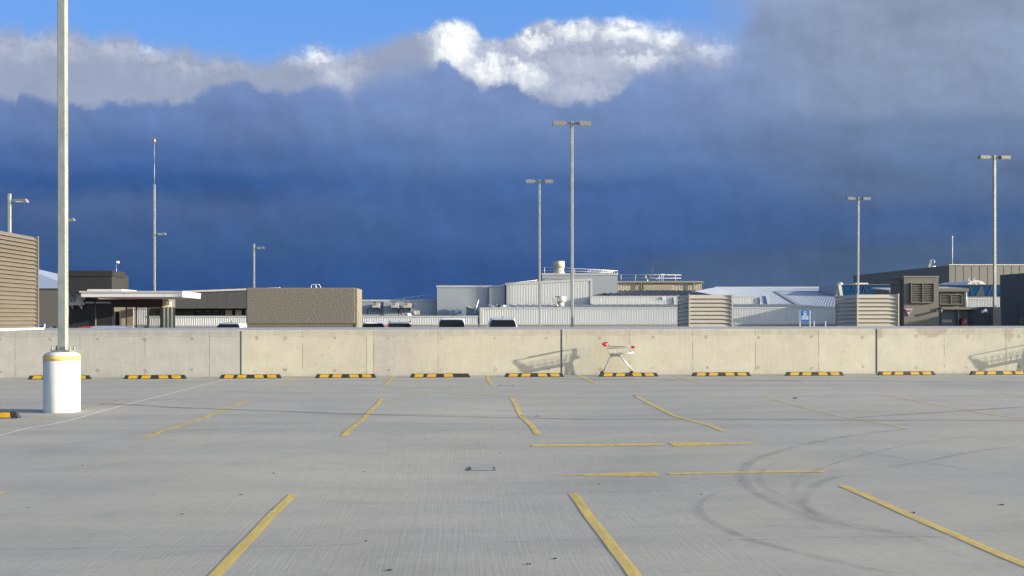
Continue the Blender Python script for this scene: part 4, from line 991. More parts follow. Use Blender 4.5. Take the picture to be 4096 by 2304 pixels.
for px, y0, y1 in ((3878, 1110, 1136), (3898, 1109, 1136), (3872, 1115, 1126), (3892, 1115, 1126)): b.tube([at(px, y0, 96.4), at(px+1.5, y1, 96.4)], .03, 6)
tag(b.build('roof_stanchion', M['white_metal'], org=(q.x, 96.4, q.z)), 'cluster of thin white stanchions beside the skylight dome', 'handrail', 'white roof handrails')
# ------------------------------------------------------------------ grey tower and its annexes
Yt = 57
x0, x1, _, zt = rect(3616, 1106, 3755, 1300, Yt)
TWX0, TWX1 = x0, x1
tw = thing('grey_tower', 'square grey rendered tower with a wide double louvre', 'building', ((x0+x1)/2, Yt, DECK_Z))
b = MB(); b.box(x0, x1, Yt, Yt+1.7, DECK_Z, zt-.05); b.build('wall', M['render_grey'], tw)
b = MB(); b.box(x0-.04, x1+.01, Yt-.04, Yt+1.74, zt-.05, zt+.03); b.build('coping', M['cream_end'], tw)
b = MB(); b.box(x0-.1, x0-.001, Yt+.35, Yt+1.6, DECK_Z, zt-.42); b.box(x0-.18, x0-.001, Yt+.3, Yt+1.62, zt-.42, zt-.22); sd = b.build('side_bay', M['render_grey'], tw)
b = MB(); blades(b, (x0-.11, Yt+1.5, 0), (x0-.11, Yt+.5, 0), (-1, 0, 0), at(3600, 1240, Yt+1).z, at(3600, 1152, Yt+1).z, 13, dep=.03); b.build('side_louvre', M['render_grey'], sd)
def wall_louvre(t, px0, py0, px1, py1, Y, n, m):
    x0, x1, z0, z1 = rect(px0, py0, px1, py1, Y); xm = (x0+x1)/2
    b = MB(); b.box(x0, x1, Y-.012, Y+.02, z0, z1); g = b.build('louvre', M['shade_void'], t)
    b = MB(); blades(b, (x0+.03, Y-.11, 0), (xm-.03, Y-.11, 0), (0, -1, 0), z0+.02, z1-.02, n, dep=.06, gap=.42); blades(b, (xm+.03, Y-.11, 0), (x1-.03, Y-.11, 0), (0, -1, 0), z0+.02, z1-.02, n, dep=.06, gap=.42); b.build('louvre_blades', m, g)
    b = MB()
    for xx in (x0-.03, xm-.025, x1-.02): b.box(xx, xx+.05, Y-.13, Y-.001, z0-.03, z1+.03)
    b.box(x0-.03, x1+.03, Y-.131, Y-.001, z1, z1+.05); b.box(x0-.03, x1+.03, Y-.131, Y-.001, z0-.05, z0); b.build('louvre_frame', m, g)
wall_louvre(tw, 3642, 1135, 3732, 1209, Yt, 10, M['render_grey'])
# give way sign on the tower
cx_ = at(3636, 1247, Yt-.1); s_ = 17.2*Yt/3982*1.02
t = thing('give_way_sign', 'red and white triangular give way sign fixed to the grey tower', 'sign', (cx_.x, Yt-.1, cx_.z))
zt_, zb_ = at(3636, 1233.5, Yt).z, at(3636, 1264, Yt).z; hgt = zt_-zb_
def tri(k, y, th, m, nm):
    zc_ = zt_-hgt/3; w_ = s_*k
    b = MB(); b.prism([(cx_.x-w_, y, zc_+hgt/3*k), (cx_.x+w_, y, zc_+hgt/3*k), (cx_.x, y, zc_-2*hgt/3*k)], (0, th, 0)); return b.build(nm, m, t)
tri(1, Yt-.05, .045, M['sign_white'], 'backing_plate'); tri(.93, Yt-.054, .004, M['sign_red'], 'red_border'); tri(.63, Yt-.058, .004, M['sign_white'], 'white_centre')
text('lettering', 'GIVE', (cx_.x, Yt-.062, zt_-hgt*.275), .105, M['sign_black'], t, 1.1, .004); text('lettering', 'WAY', (cx_.x, Yt-.062, zt_-hgt*.44), .075, M['sign_black'], t, 1.1, .003)
def horn(px, py, Y, label, r=.085, dx=-.16):
    q = at(px, py, Y); t = thing('horn_speaker', label, 'loudspeaker', (q.x, Y, q.z), 'horn loudspeakers')
    b = MB(); b.lathe([(.02, .2), (.04, .16), (r, 0), (r*.92, -.012), (r*.75, .01)], (q.x, Y-.3, q.z), 20, axis='y'); b.build('horn', M['ac'], t)
    b = MB(); b.lathe([(.01, -.02), (r*.65, -.005), (r*.75, .01)], (q.x, Y-.3, q.z), 20, axis='y'); b.lathe([(.005, -.05), (.03, -.03), (.035, -.01)], (q.x, Y-.3, q.z), 12, axis='y', m=1); b.build('throat', [M['black_plastic'], M['ac']], t)
    b = MB(); b.box(q.x+dx-.03, q.x+dx+.03, Y-.16, Y-.001, q.z-.04, q.z+.04); b.bar((q.x+dx, Y-.14, q.z), (q.x, Y-.14, q.z), .03, .03); b.build('bracket', M['ac'], t)
horn(3755.5, 1244, Yt, 'small horn loudspeaker at the corner of the grey tower')
# annex right of the tower
Ya = 58.6
x0, x1, _, zt = rect(3700, 1160, 3862, 1300, Ya); zl = at(3800, 1228, Ya).z
an = thing('grey_annex', 'low grey annex with a wide louvre right of the tower', 'building', ((x0+x1)/2, Ya, DECK_Z))
b = MB(); b.box(x0, x1, Ya, Ya+2.4, DECK_Z, zt-.1); b.build('wall', M['render_grey'], an)
b = MB(); b.prism([(x0, Ya-.15, zt-.02), (x1+.1, Ya-.15, zt-.02), (x1+.1, Ya+2.5, zt+.18), (x0, Ya+2.5, zt+.18)], (0, 0, .1)); b.build('roof_sheet', M['roof_white'], an)
b = MB(); b.box(x0, x1+.12, Ya-.22, Ya-.001, zt-.1, zt+.1); b.build('fascia', M['render_grey'], an)
b = MB(); b.tube([(x1+.02, Ya-.06, zt-.1), (x1+.02, Ya-.06, zl)], .04, 8); b.build('rain_pipe', M['white_metal'], an)
wall_louvre(an, 3757, 1181, 3844, 1216, Ya, 6, M['render_grey'])
# recessed bay wall with beam
Yr = 57.4
x0, x1, z0, z1 = rect(3749.6, 1228.5, 3958, 1300, Yr)
bay = thing('service_bay', 'shaded grey service bay under a concrete beam beside the tower', 'building', ((x0+x1)/2, Yr, DECK_Z))
zB0 = at(3800, 1238, Yr-.5).z
b = MB(); b.box(x0, at(3896, 1240, Yr).x, Yr-.55, Yr-.15, zB0, z1); b.build('beam', M['render_grey'], bay)
b = MB(); b.box(x0+.02, at(3896, 1240, Yr).x, Yr-.1, Yr+.2, DECK_Z, z1-.01); b.build('rear_wall', M['slate'], bay)
xs0, xs1 = at(3897, 1240, Yr-.8).x, at(3958, 1240, Yr-.8).x
b = MB(); b.prism([(xs0, Yr-.1, DECK_Z), (xs1, Yr-1.2, DECK_Z), (xs1, Yr-1.0, DECK_Z), (xs0, Yr+.1, DECK_Z)], (0, 0, z1-DECK_Z)); b.build('return_wall', M['slate'], bay)
b = MB(); b.box(xs1+.001, at(4004, 1240, Yr-1.2).x, Yr-1.2, Yr-.9, DECK_Z, z1-.02); b.build('front_wall', M['render_grey'], bay)
x0d, x1d, _, ztd = rect(3766, 1253.5, 3808, 1300, Yr-.12)
b = MB(); b.box(x0d, x1d, Yr-.135, Yr-.101, DECK_Z, ztd); dr = b.build('door', M['slate'], bay)
b = MB(); b.box(x0d-.05, x0d-.001, Yr-.14, Yr-.101, DECK_Z, ztd+.05); b.box(x0d, x1d, Yr-.14, Yr-.101, ztd+.001, ztd+.04); b.build('door_frame', M['bolt'], dr)
xp0, xp1, zp0, zp1 = rect(3769, 1279, 3806, 1288.2, Yr-.14)
t = thing('door_plate', 'grey two line nameplate on the shaded service bay door', 'sign', ((xp0+xp1)/2, Yr-.14, zp0))
b = MB(); b.box(xp0, xp1, Yr-.15, Yr-.138, zp0, zp1); b.build('plate', M['sign_grey'], t)
text('lettering', 'FIRE SWITCHROOM', ((xp0+xp1)/2, Yr-.153, zp0+(zp1-zp0)*.66), .055, M['sign_black'], t, 1.0, .002)
text('lettering', 'KEEP CLEAR', ((xp0+xp1)/2, Yr-.153, zp0+(zp1-zp0)*.3), .032, M['sign_black'], t, .8, .0)
q = at(3833.5, 1240, Yr-.2); tag(MB().tube([(q.x-.12, Yr-.2, at(0+3833, 1244, Yr).z), (q.x-.03, Yr-.2, at(3833, 1240.5, Yr).z), (q.x, Yr-.2, at(3833, 1246, Yr).z), (q.x, Yr-.2, DECK_Z)], .038, 10).build('vent_pipe', M['pipe'], org=(q.x, Yr-.2, DECK_Z)), 'bent blue grey pipe standing in the shaded service bay', 'pipe')
q = at(3858, 1285, Yr-.35); t = thing('hose_reel', 'dark red domed fire hose reel cover in the shaded service bay', 'fire hose reel', (q.x, Yr-.35, DECK_Z))
r = 14.5*Yr/3982; zc_ = at(3858, 1286, Yr-.3).z
pts = [(q.x-r*1.05, Yr-.42, DECK_Z+.6), (q.x+r*1.05, Yr-.42, DECK_Z+.6)]+[(q.x+r*math.cos(math.pi*k/16), Yr-.42, zc_+r*math.sin(math.pi*k/16)) for k in range(17)]
b = MB(); b.prism(pts, (0, .3, 0)); b.build('cover', M['hose_red'], t, bevel=.03)
b = MB(); b.box(q.x-.1, q.x+.1, Yr-.3, Yr-.1, DECK_Z, DECK_Z+.6); b.build('stand', M['hose_red'], t)
for k, s in enumerate(('FIRE', 'HOSE', 'REEL')): text('lettering', s, (q.x+.03-.015*k, Yr-.425, at(3858, 1281+4.6*k, Yr-.4).z), .062, M['sign_white'], t, 1.0, .0)
q = at(3935, 1245, Yr-1.1); t = thing('security_camera', 'white tube security camera on the shaded return wall', 'camera', (q.x, Yr-1.0, q.z))
b = MB(); a, c = at(3944, 1240.5, Yr-1.5), at(3928, 1248.5, Yr-1.6); b.tube([a, c], .075, 12); b.build('camera_tube', M['white_metal'], t)
b = MB(); b.tube([at(3941, 1244, Yr-1.5), at(3943, 1247, Yr-1.45), at(3950, 1247.5, Yr-1.2), at(3950, 1252, Yr-1.15)], .02, 6); b.build('bracket', M['white_metal'], t)
b = MB(); e0, e1 = at(3939, 1256, Yr-.95), at(3953, 1256, Yr-1.15); zE = at(3946, 1294, Yr-1).z
b.prism([(e0.x, Yr-.88, zE), (e1.x, Yr-1.16, zE), (e1.x, Yr-1.16, e0.z), (e0.x, Yr-.88, e0.z)], (-.04, -.05, 0)); tag(b.build('switch_cabinet', M['slate'], org=(e0.x, Yr-1, zE)), 'narrow dark cabinet under the security camera', 'cabinet')
# ribbed wall behind the bay and the dark building at the right edge
parapet('short white ribbed parapet below the blue glazing at the right', 3867, 4040, 1191, 1232, 74, end_l=False)
Xd = at(4000, 1100, 62).x
t = thing('slate_building', 'dark slate blue building cut by the right edge of the photo', 'building', (Xd, 60, DECK_Z))
zt = at(4000, 1100, 62).z
b = MB(); b.box(Xd, Xd+9, 58.8, 62, DECK_Z, zt); b.build('wall', M['slate'], t)
b = MB(); b.box(Xd+9.001, Xd+16, 49, 62, DECK_Z, zt+.4); b.build('wing', M['slate'], t)  # unseen wing, added to throw shade over the tower's lower right and the bay
y_ = atx(4071, 1180, Xd).y; b = MB(); b.box(Xd-.006, Xd+.01, y_-.02, y_+.02, DECK_Z, zt); b.build('wall_joint', M['bolt'], t)
y0_, zd = atx(4078, 1226, Xd).y, atx(4078, 1226, Xd).z; b = MB(); b.box(Xd-.03, Xd+.01, y0_-1.3, y0_, DECK_Z, zd); dr = b.build('door', M['grey_panel'], t)
b = MB(); b.box(Xd-.04, Xd+.01, y0_-1.3, y0_+.06, zd+.001, zd+.06); b.box(Xd-.04, Xd+.01, y0_+.001, y0_+.06, DECK_Z, zd); b.build('door_frame', M['bolt'], dr)
ya, za, zb_ = atx(4080, 1272, Xd).y, atx(4080, 1272.5, Xd-.03).z, atx(4080, 1291.5, Xd-.03).z
t2 = thing('door_plate', 'cream nameplate cut by the right edge on the slate door', 'sign', (Xd-.04, ya, zb_))
b = MB(); b.box(Xd-.05, Xd-.031, ya-1.1, ya-.03, zb_, za); b.build('plate', M['cream_end'], t2)
text('lettering', 'SECURITY', (Xd-.053, ya-.56, (za+zb_)/2), .13, M['sign_black'], t2, 1.2, .002, rz=R(-90))
# grey box with pale roof, left of the tower, against the parapet
Yg = 70.6; xg = atx(3500, 1200, at(3498, 1152, 73).x).x; zt = at(3498, 1151.5, 73).z; zf = at(3558, 1161, Yg).z
t = thing('grey_box_room', 'grey box room with a pale lean-to roof left of the tower', 'building', (xg, Yg, DECK_Z))
b = MB(); b.prism([(xg, Yg, DECK_Z), (xg, 73.4, DECK_Z), (xg, 73.4, zt-.06), (xg, Yg, zf-.06)], (4.5, 0, 0)); b.build('wall', M['slate'], t)
b = MB(); b.prism([(xg-.03, Yg-.1, zf-.05), (xg+4.6, Yg-.1, zf-.05), (xg+4.6, 73.5, zt-.05), (xg-.03, 73.5, zt-.05)], (0, 0, .08)); b.build('roof_sheet', M['roof_white'], t)
b = MB(); b.box(xg-.02, xg+4.6, Yg-.16, Yg-.101, zf-.2, zf+.03); b.build('fascia', M['render_grey'], t)
# trolley return sign and bay posts
Ys = 52
x0, x1, z0, z1 = rect(3199.5, 1243, 3239.5, 1286, Ys)
t = thing('trolley_return_sign', 'blue trolley return sign on two white posts between the cream vents', 'sign', ((x0+x1)/2, Ys, DECK_Z))
b = MB(); b.box(x0+.012, x1-.012, Ys-.01, Ys+.01, z0, z1); b.build('sign_panel', M['sign_blue'], t)
b = MB()
for x in (x0, x1): b.tube([(x, Ys+.01, DECK_Z), (x, Ys+.01, z1+.02)], .024, 10)
b.build('post', M['white_metal'], t)
xm = (x0+x1)/2; h_ = z1-z0
b = MB(); a_ = .105; zc_ = z1-.15
for q0, q1 in (((-a_, -a_), (a_, -a_)), ((a_, -a_), (a_, a_)), ((a_, a_), (-a_, a_)), ((-a_, a_), (-a_, -a_))): b.bar((xm+q0[0]-.008*(q1[0]>q0[0]), Ys-.014, zc_+q0[1]), (xm+q1[0], Ys-.014, zc_+q1[1]), .006, .013)
b.build('icon_border', M['sign_white'], t)
b = MB(); I = lambda u_, v_: (xm+u_, Ys-.014, zc_+v_)
b.bar(I(-.08, .07), I(-.06, .06), .006, .012); b.bar(I(-.062, .064), I(-.035, -.045), .006, .012); b.bar(I(-.04, -.05), I(.055, -.05), .006, .014)
for k in range(4): b.bar(I(-.045+.004*k, .03-.018*k), I(.065-.004*k, .03-.018*k), .006, .011)
for u_ in (-.035, .05): b.lathe([(.002, -.003), (.016, -.003), (.016, .003), (.002, .003)], I(u_, -.074), 12, axis='y')
b.build('trolley_icon', M['sign_white'], t)
text('lettering', 'TROLLEY', (xm, Ys-.012, z0+h_*.425), .098, M['sign_white'], t, 1.0, .0035); text('lettering', 'RETURN', (xm, Ys-.012, z0+h_*.245), .098, M['sign_white'], t, 1.0, .0035)
for px, lab in ((3255.7, 'short white bay post beside the trolley return sign'), (3301.5, 'short white bay post next to the wider cream vent'), (178.5, 'thin white post in front of the blue car at the left')):
    q = at(px, 1284.6 if px > 1000 else 1296, 52 if px > 1000 else 47); Yq = 52 if px > 1000 else 47
    tag(MB().tube([(q.x, Yq, DECK_Z), (q.x, Yq, q.z)], .027, 10).build('bay_post', M['white_metal'], org=(q.x, Yq, DECK_Z)), lab, 'post', 'short white posts')
# ------------------------------------------------------------------ lobby with white canopy, left
Yl = 57
lob = thing('black_lobby', 'black lobby building with glass doors under the white canopy', 'building', (at(450, 1290, Yl).x, Yl, DECK_Z))
x0, x1, _, zt = rect(262, 1083.5, 446, 1300, Yl); zc0 = at(400, 1090, Yl).z
zc1 = at(500, 1164, 53).z+.001; b = MB(); xl = at(254, 1200, Yl).x; b.box(xl, x1, Yl+.06, Yl+2.9, zc1, zt-.15); b.build('upper_wall', M['charcoal'], lob)
b = MB(); b.box(xl-.02, x1+.06, Yl, Yl+2.2, zt-.3, zt+.02); b.build('parapet_cap', M['black'], lob)
Yf = 58.2
xa, xb = at(254, 1250, Yf).x, at(450, 1250, Yf).x
zh = at(500, 1229, Yf).z; zs = at(500, 1196, Yf).z+.6
zs = at(500, 1187.5, 53).z-.42; b = MB(); b.box(xa, xb, Yf, Yf+.25, DECK_Z, zs+.4); b.box(xa, at(324, 1200, 55).x-.3, Yf, Yf+.25, zs+.4, zc1); b.build('lower_wall', M['black'], lob)
b = MB(); xq = at(384, 1250, Yf).x
b.box(xa, at(358, 1250, Yf).x, Yf-.03, Yf-.001, DECK_Z, at(300, 1233, Yf).z); b.box(xq+.03, xb-.05, Yf-.03, Yf-.001, DECK_Z, at(300, 1233, Yf).z); b.build('lower_panel', M['charcoal'], lob)
b = MB(); b.tube([(xq, Yf-.07, DECK_Z), (xq, Yf-.07, at(384, 1219, Yf).z)], .035, 8); b.build('rain_pipe', M['taupe'], lob)
xg1 = at(649, 1250, Yf).x
b = MB(); b.box(xb, xg1, Yf-.02, Yf+.25, zh, zs+.4); b.build('header', M['black'], lob)
b = MB()
for pa, pb_ in ((448, 451), (503, 507), (543, 547), (590, 594), (640, 651)): b.box(at(pa, 1250, Yf).x, at(pb_, 1250, Yf).x, Yf-.03, Yf+.08, DECK_Z, zh)
b.build('door_frame', M['black'], lob)
b = MB(); b.box(at(507, 1250, Yf).x, at(640, 1250, Yf).x, Yf+.02, Yf+.035, DECK_Z, zh-.001); b.build('glass_door', M['clear_glass'], lob)
x0i, x1i = at(451, 1250, Yf+1.6).x, at(505, 1250, Yf+1.6).x
b = MB(); b.box(x0i-.5, x1i+.4, Yf+1.6, Yf+1.7, DECK_Z, zh+.5); iw = b.build('interior_wall', M['interior'], lob)
b = MB(); q0, q1 = at(462, 1250, Yf+1.58).x, at(478, 1250, Yf+1.58).x; zD = at(470, 1247, Yf+1.58).z; b.box(q0, q1, Yf+1.57, Yf+1.599, DECK_Z, zD); b.build('interior_door', M['charcoal'], iw)
b = MB(); b.box(q0-.06, q0-.001, Yf+1.56, Yf+1.599, DECK_Z, zD+.06); b.box(q1+.001, q1+.05, Yf+1.56, Yf+1.599, DECK_Z, zD+.06); b.box(q0, q1, Yf+1.56, Yf+1.599, zD+.001, zD+.06); b.build('interior_frame', M['white_metal'], iw)
# glazed right return, raked so that it shows beside the front
g0, g1 = at(650, 1250, Yf), at(697.5, 1250, Yf+.75)
b = MB(); b.prism([(g0.x, Yf, zh), (g1.x, Yf+.75, zh), (g1.x, Yf+1.0, zh), (g0.x, Yf+.25, zh)], (0, 0, zs+.4-zh)); b.build('side_header', M['grey_panel'], lob)
b = MB(); b.prism([(g0.x, Yf+.05, DECK_Z), (g1.x, Yf+.8, DECK_Z), (g1.x, Yf+.82, DECK_Z), (g0.x, Yf+.07, DECK_Z)], (0, 0, zh-DECK_Z-.001)); b.build('side_glass', M['glass_refl'], lob)
b = MB()
for f in (0, .31, .63, .97):
    p_ = Vector((g0.x, Yf, 0)).lerp(Vector((g1.x, Yf+.75, 0)), f); b.box(p_.x-.03, p_.x+.03, p_.y-.02, p_.y+.1, DECK_Z, zh-.001)
b.build('side_frame', M['black'], lob)
ang = math.atan2(.75, g1.x-g0.x); q = (Vector((g0.x, Yf, 0))+Vector((g1.x, Yf+.75, 0)))/2
dn = thing('shop_sign', 'tall cream raised letters on the grey header at the lobby corner', 'sign', (q.x, q.y-.03, zh+.3))
text('lettering', 'DAVID JONES', (q.x+.02, q.y-.035, at(676, 1217, Yf).z), .33, M['cream_letter'], dn, .245, .006, rz=ang, space=.95)
# canopy
Yc = 53
x0, x1, z0, z1 = rect(324.5, 1164, 727.7, 1187.5, Yc); x2 = at(802, 1180, Yc+5.15).x
can = thing('white_canopy', 'wide flat white canopy jutting over the lobby entrance', 'canopy', ((x0+x1)/2, Yc, z0))
foot = [(x0, Yc), (x1, Yc), (x2, Yc+5.15), (x0, Yc+5.15)]
b = MB(); b.prism([(x, y, z0) for x, y in foot], (0, 0, z1-z0-.09)); b.build('fascia', M['fascia'], can)
b = MB(); b.prism([(x0-.08, Yc-.06, z1-.09), (x1+.03, Yc-.06, z1-.09), (x2+.03, Yc+5.15, z1-.09), (x0-.08, Yc+5.15, z1-.09)], (0, 0, .09)); b.build('roof_edge', M['trim'], can)
b = MB(); b.prism([(x, y, z0-.012) for x, y in [(x0+.05, Yc+.05), (x1-.04, Yc+.05), (x2-.06, Yc+5.1), (x0+.05, Yc+5.1)]], (0, 0, .011)); b.build('soffit', M['soffit'], can)
b = MB()
for px in (497, 655): x = at(px, 1175, Yc).x; b.box(x-.012, x+.012, Yc-.003, Yc+.01, z0, z1-.09)
b.build('fascia_joint', M['ac'], can)
b = MB(); q0 = at(346, 1155, Yc+1.3); q1 = at(446, 1155, Yc+1.3); b.box(q0.x, q1.x+.5, Yc+1.4, Yc+3.9, z1+.001, z1+.13); b.build('upstand', M['fascia'], can)
# wall air conditioner
Yx = Yf-.45
x0, x1, z0, z1 = rect(271.5, 1167, 325, 1221, Yx)
t = thing('wall_air_conditioner', 'grey single fan air conditioner hung on the black wall behind the near pole', 'air conditioner', ((x0+x1)/2, Yx, z0))
b = MB(); b.box(x0, x1, Yx, Yx+.34, z0, z1); b.build('casing', M['ac'], t, bevel=.015)
fx, fz = at(291, 1194, Yx).x, at(291, 1194, Yx).z
b = MB(); b.lathe([(.03, 0), (.225, -.002), (.235, .012)], (fx, Yx-.012, fz), 32, axis='y'); fg = b.build('fan_grille', M['grey_plastic'], t)
b = MB()
for k in range(5):
    a_ = R(72*k+20); b.prism([(fx+.05*math.cos(a_), Yx-.02, fz+.05*math.sin(a_)), (fx+.2*math.cos(a_-.3), Yx-.02, fz+.2*math.sin(a_-.3)), (fx+.2*math.cos(a_+.3), Yx-.02, fz+.2*math.sin(a_+.3))], (0, .005, 0))
b.build('fan_blade', M['bolt'], fg)
b = MB(); b.lathe([(.005, -.01), (.075, -.008), (.08, 0)], (fx, Yx-.018, fz), 20, axis='y'); b.build('fan_hub', M['lamp'], fg)
lx_, lz_ = at(315.5, 1178, Yx).x, at(315.5, 1178, Yx).z; b = MB()
for a_ in (90, 210, 330):
    u_, v_ = math.cos(R(a_)), math.sin(R(a_)); p_ = (-v_*.5, u_*.5); s_ = .045
    b.prism([(lx_, Yx-.004, lz_), (lx_+s_*(u_*.5+p_[0]*.58), Yx-.004, lz_+s_*(v_*.5+p_[1]*.58)), (lx_+s_*u_, Yx-.004, lz_+s_*v_), (lx_+s_*(u_*.5-p_[0]*.58), Yx-.004, lz_+s_*(v_*.5-p_[1]*.58))], (0, .003, 0))
b.build('emblem', M['sign_black'], t)
b = MB(); b.box(x1+.001, x1+.09, Yx+.05, Yx+.3, z0+.02, z0+.2); b.box(x1+.001, x1+.14, Yx+.1, Yx+.3, z0+.32, z0+.5); b.build('valve_cover', M['ac'], t)
b = MB()
for x in (x0+.12, x1-.14):
    b = MB(); b.prism([(x, Yx+.02, z0-.03), (x, Yf-.001, z0-.03), (x, Yf-.001, z0-.22), (x, Yf-.05, z0-.22)], (.03, 0, 0)); b.build('bracket', M['white_metal'], t)
x0, x1, z0, z1 = rect(341, 1207, 376, 1213.5, Yf-.1); b = MB(); b.box(x0, x1, Yf-.1, Yf-.031, z0, z1); x0, x1, z0, z1 = rect(383, 1207, 436, 1213.5, Yf-.1); b.box(x0, x1, Yf-.1, Yf-.031, z0, z1)
tag(b.build('cable_trunking', M['ac'], org=(x0, Yf-.1, z0)), 'white cable trunking running along the black wall under the canopy', 'trunking')
horn(444.5, 1212, Yf-.03, 'horn loudspeaker under the white canopy at the end of the trunking', .075, -.12)
q = at(465.5, 1086, Yl+2.5); t = thing('roof_flood_light', 'small white box light on a thin stem above the black lobby', 'lamp', q)
b = MB(); b.tube([(q.x, q.y, q.z-.6), (q.x, q.y, at(465, 1052, Yl+2.5).z)], .015, 6); b.build('stem', M['steel'], t)
b = MB(); pbox(b, 463.5, 1044, 473.5, 1053, Yl+2.4, .2); b.build('lamp_box', M['white_metal'], t, bevel=.03)
# grey shed and pale roof at the far left
t = thing('grey_shed', 'plain grey wall with a rising pale roof seen left of the nearest pole', 'building', (at(190, 1290, 66).x, 66, DECK_Z))
x0, x1, _, zt = rect(60, 1156, 262, 1300, 66)
b = MB(); b.box(x0-3, x1+2, 66, 70, DECK_Z, zt); b.build('wall', M['grey_panel2'], t)
b = MB(); b.box(x0-3, x1+2, 65.93, 66.3, zt-.02, zt+.05); b.build('gutter', M['grey_panel'], t)
P = [at(px, py, y) for px, py, y in ((60, 1155, 66.2), (330, 1155, 66.2), (330, 1118, 84), (60, 1056, 84))]
b = MB(); b.prism(P, (0, 0, -.08)); b.build('roof_sheet', M['roof_white'], t)
P = [at(px, py, y)+Vector((0, -.1, .06)) for px, py, y in ((60, 1086, 80), (330, 1147, 72), (330, 1143, 73), (60, 1080, 81))]
b = MB(); b.prism(P, (0, 0, .03)); b.build('roof_seam', M['trim'], t)
# charcoal panel building between the canopy and the roughcast block
Yp = 76
a, c = at(690, 1166, Yp), at(1010, 1154.5, Yp); zb = at(800, 1233.7, Yp).z
t = thing('charcoal_building', 'charcoal panelled building with a dark window strip right of the canopy', 'building', ((a.x+c.x)/2, Yp, DECK_Z))
b = MB(); b.prism([(a.x-6, Yp, zb), (c.x+2, Yp, zb), (c.x+2, Yp, c.z), (a.x-6, Yp, a.z-.3)], (0, 6, 0)); b.build('wall', M['grey_panel'], t)
b = MB()
for px in (752, 792, 831, 870, 908, 947): x = at(px, 1200, Yp).x; b.box(x-.02, x+.02, Yp-.006, Yp+.02, zb, a.z)
b.build('panel_joint', M['bolt'], t)
b = MB(); b.prism([(a.x-6, Yp-.1, a.z-.33), (c.x+2, Yp-.1, c.z-.03), (c.x+2, Yp-.1, c.z+.1), (a.x-6, Yp-.1, a.z-.2)], (0, .5, 0)); b.build('coping', M['coping'], t)
b = MB(); b.box(a.x-6, c.x+2, Yp+1.0, Yp+5, DECK_Z, zb-.001); wl = b.build('window_wall', M['black'], t)
for k, (pa, pb_) in enumerate(((776, 812), (815, 848), (849, 882), (896, 934), (936, 972), (976, 1008))):
    x0, x1, z0, z1 = rect(pa, 1242, pb_, 1262, Yp+.95)
    b = MB(); b.box(x0, x1, Yp+.95, Yp+.98, z0-.3, z1); wn = b.build('window', M['glass'], t)
    b = MB()
    for f, h_ in ((.78, .1), (.5, .07), (.12, .1)) if k > 2 else ((.82, .03), (.4, .02)): b.box(x0+.1, x1-.1, Yp+.945, Yp+.949, z0+(z1-z0)*f-.0, z0+(z1-z0)*f+h_)
    b.build('blind', M['interior'] if k > 2 else M['grey_panel2'], wn)
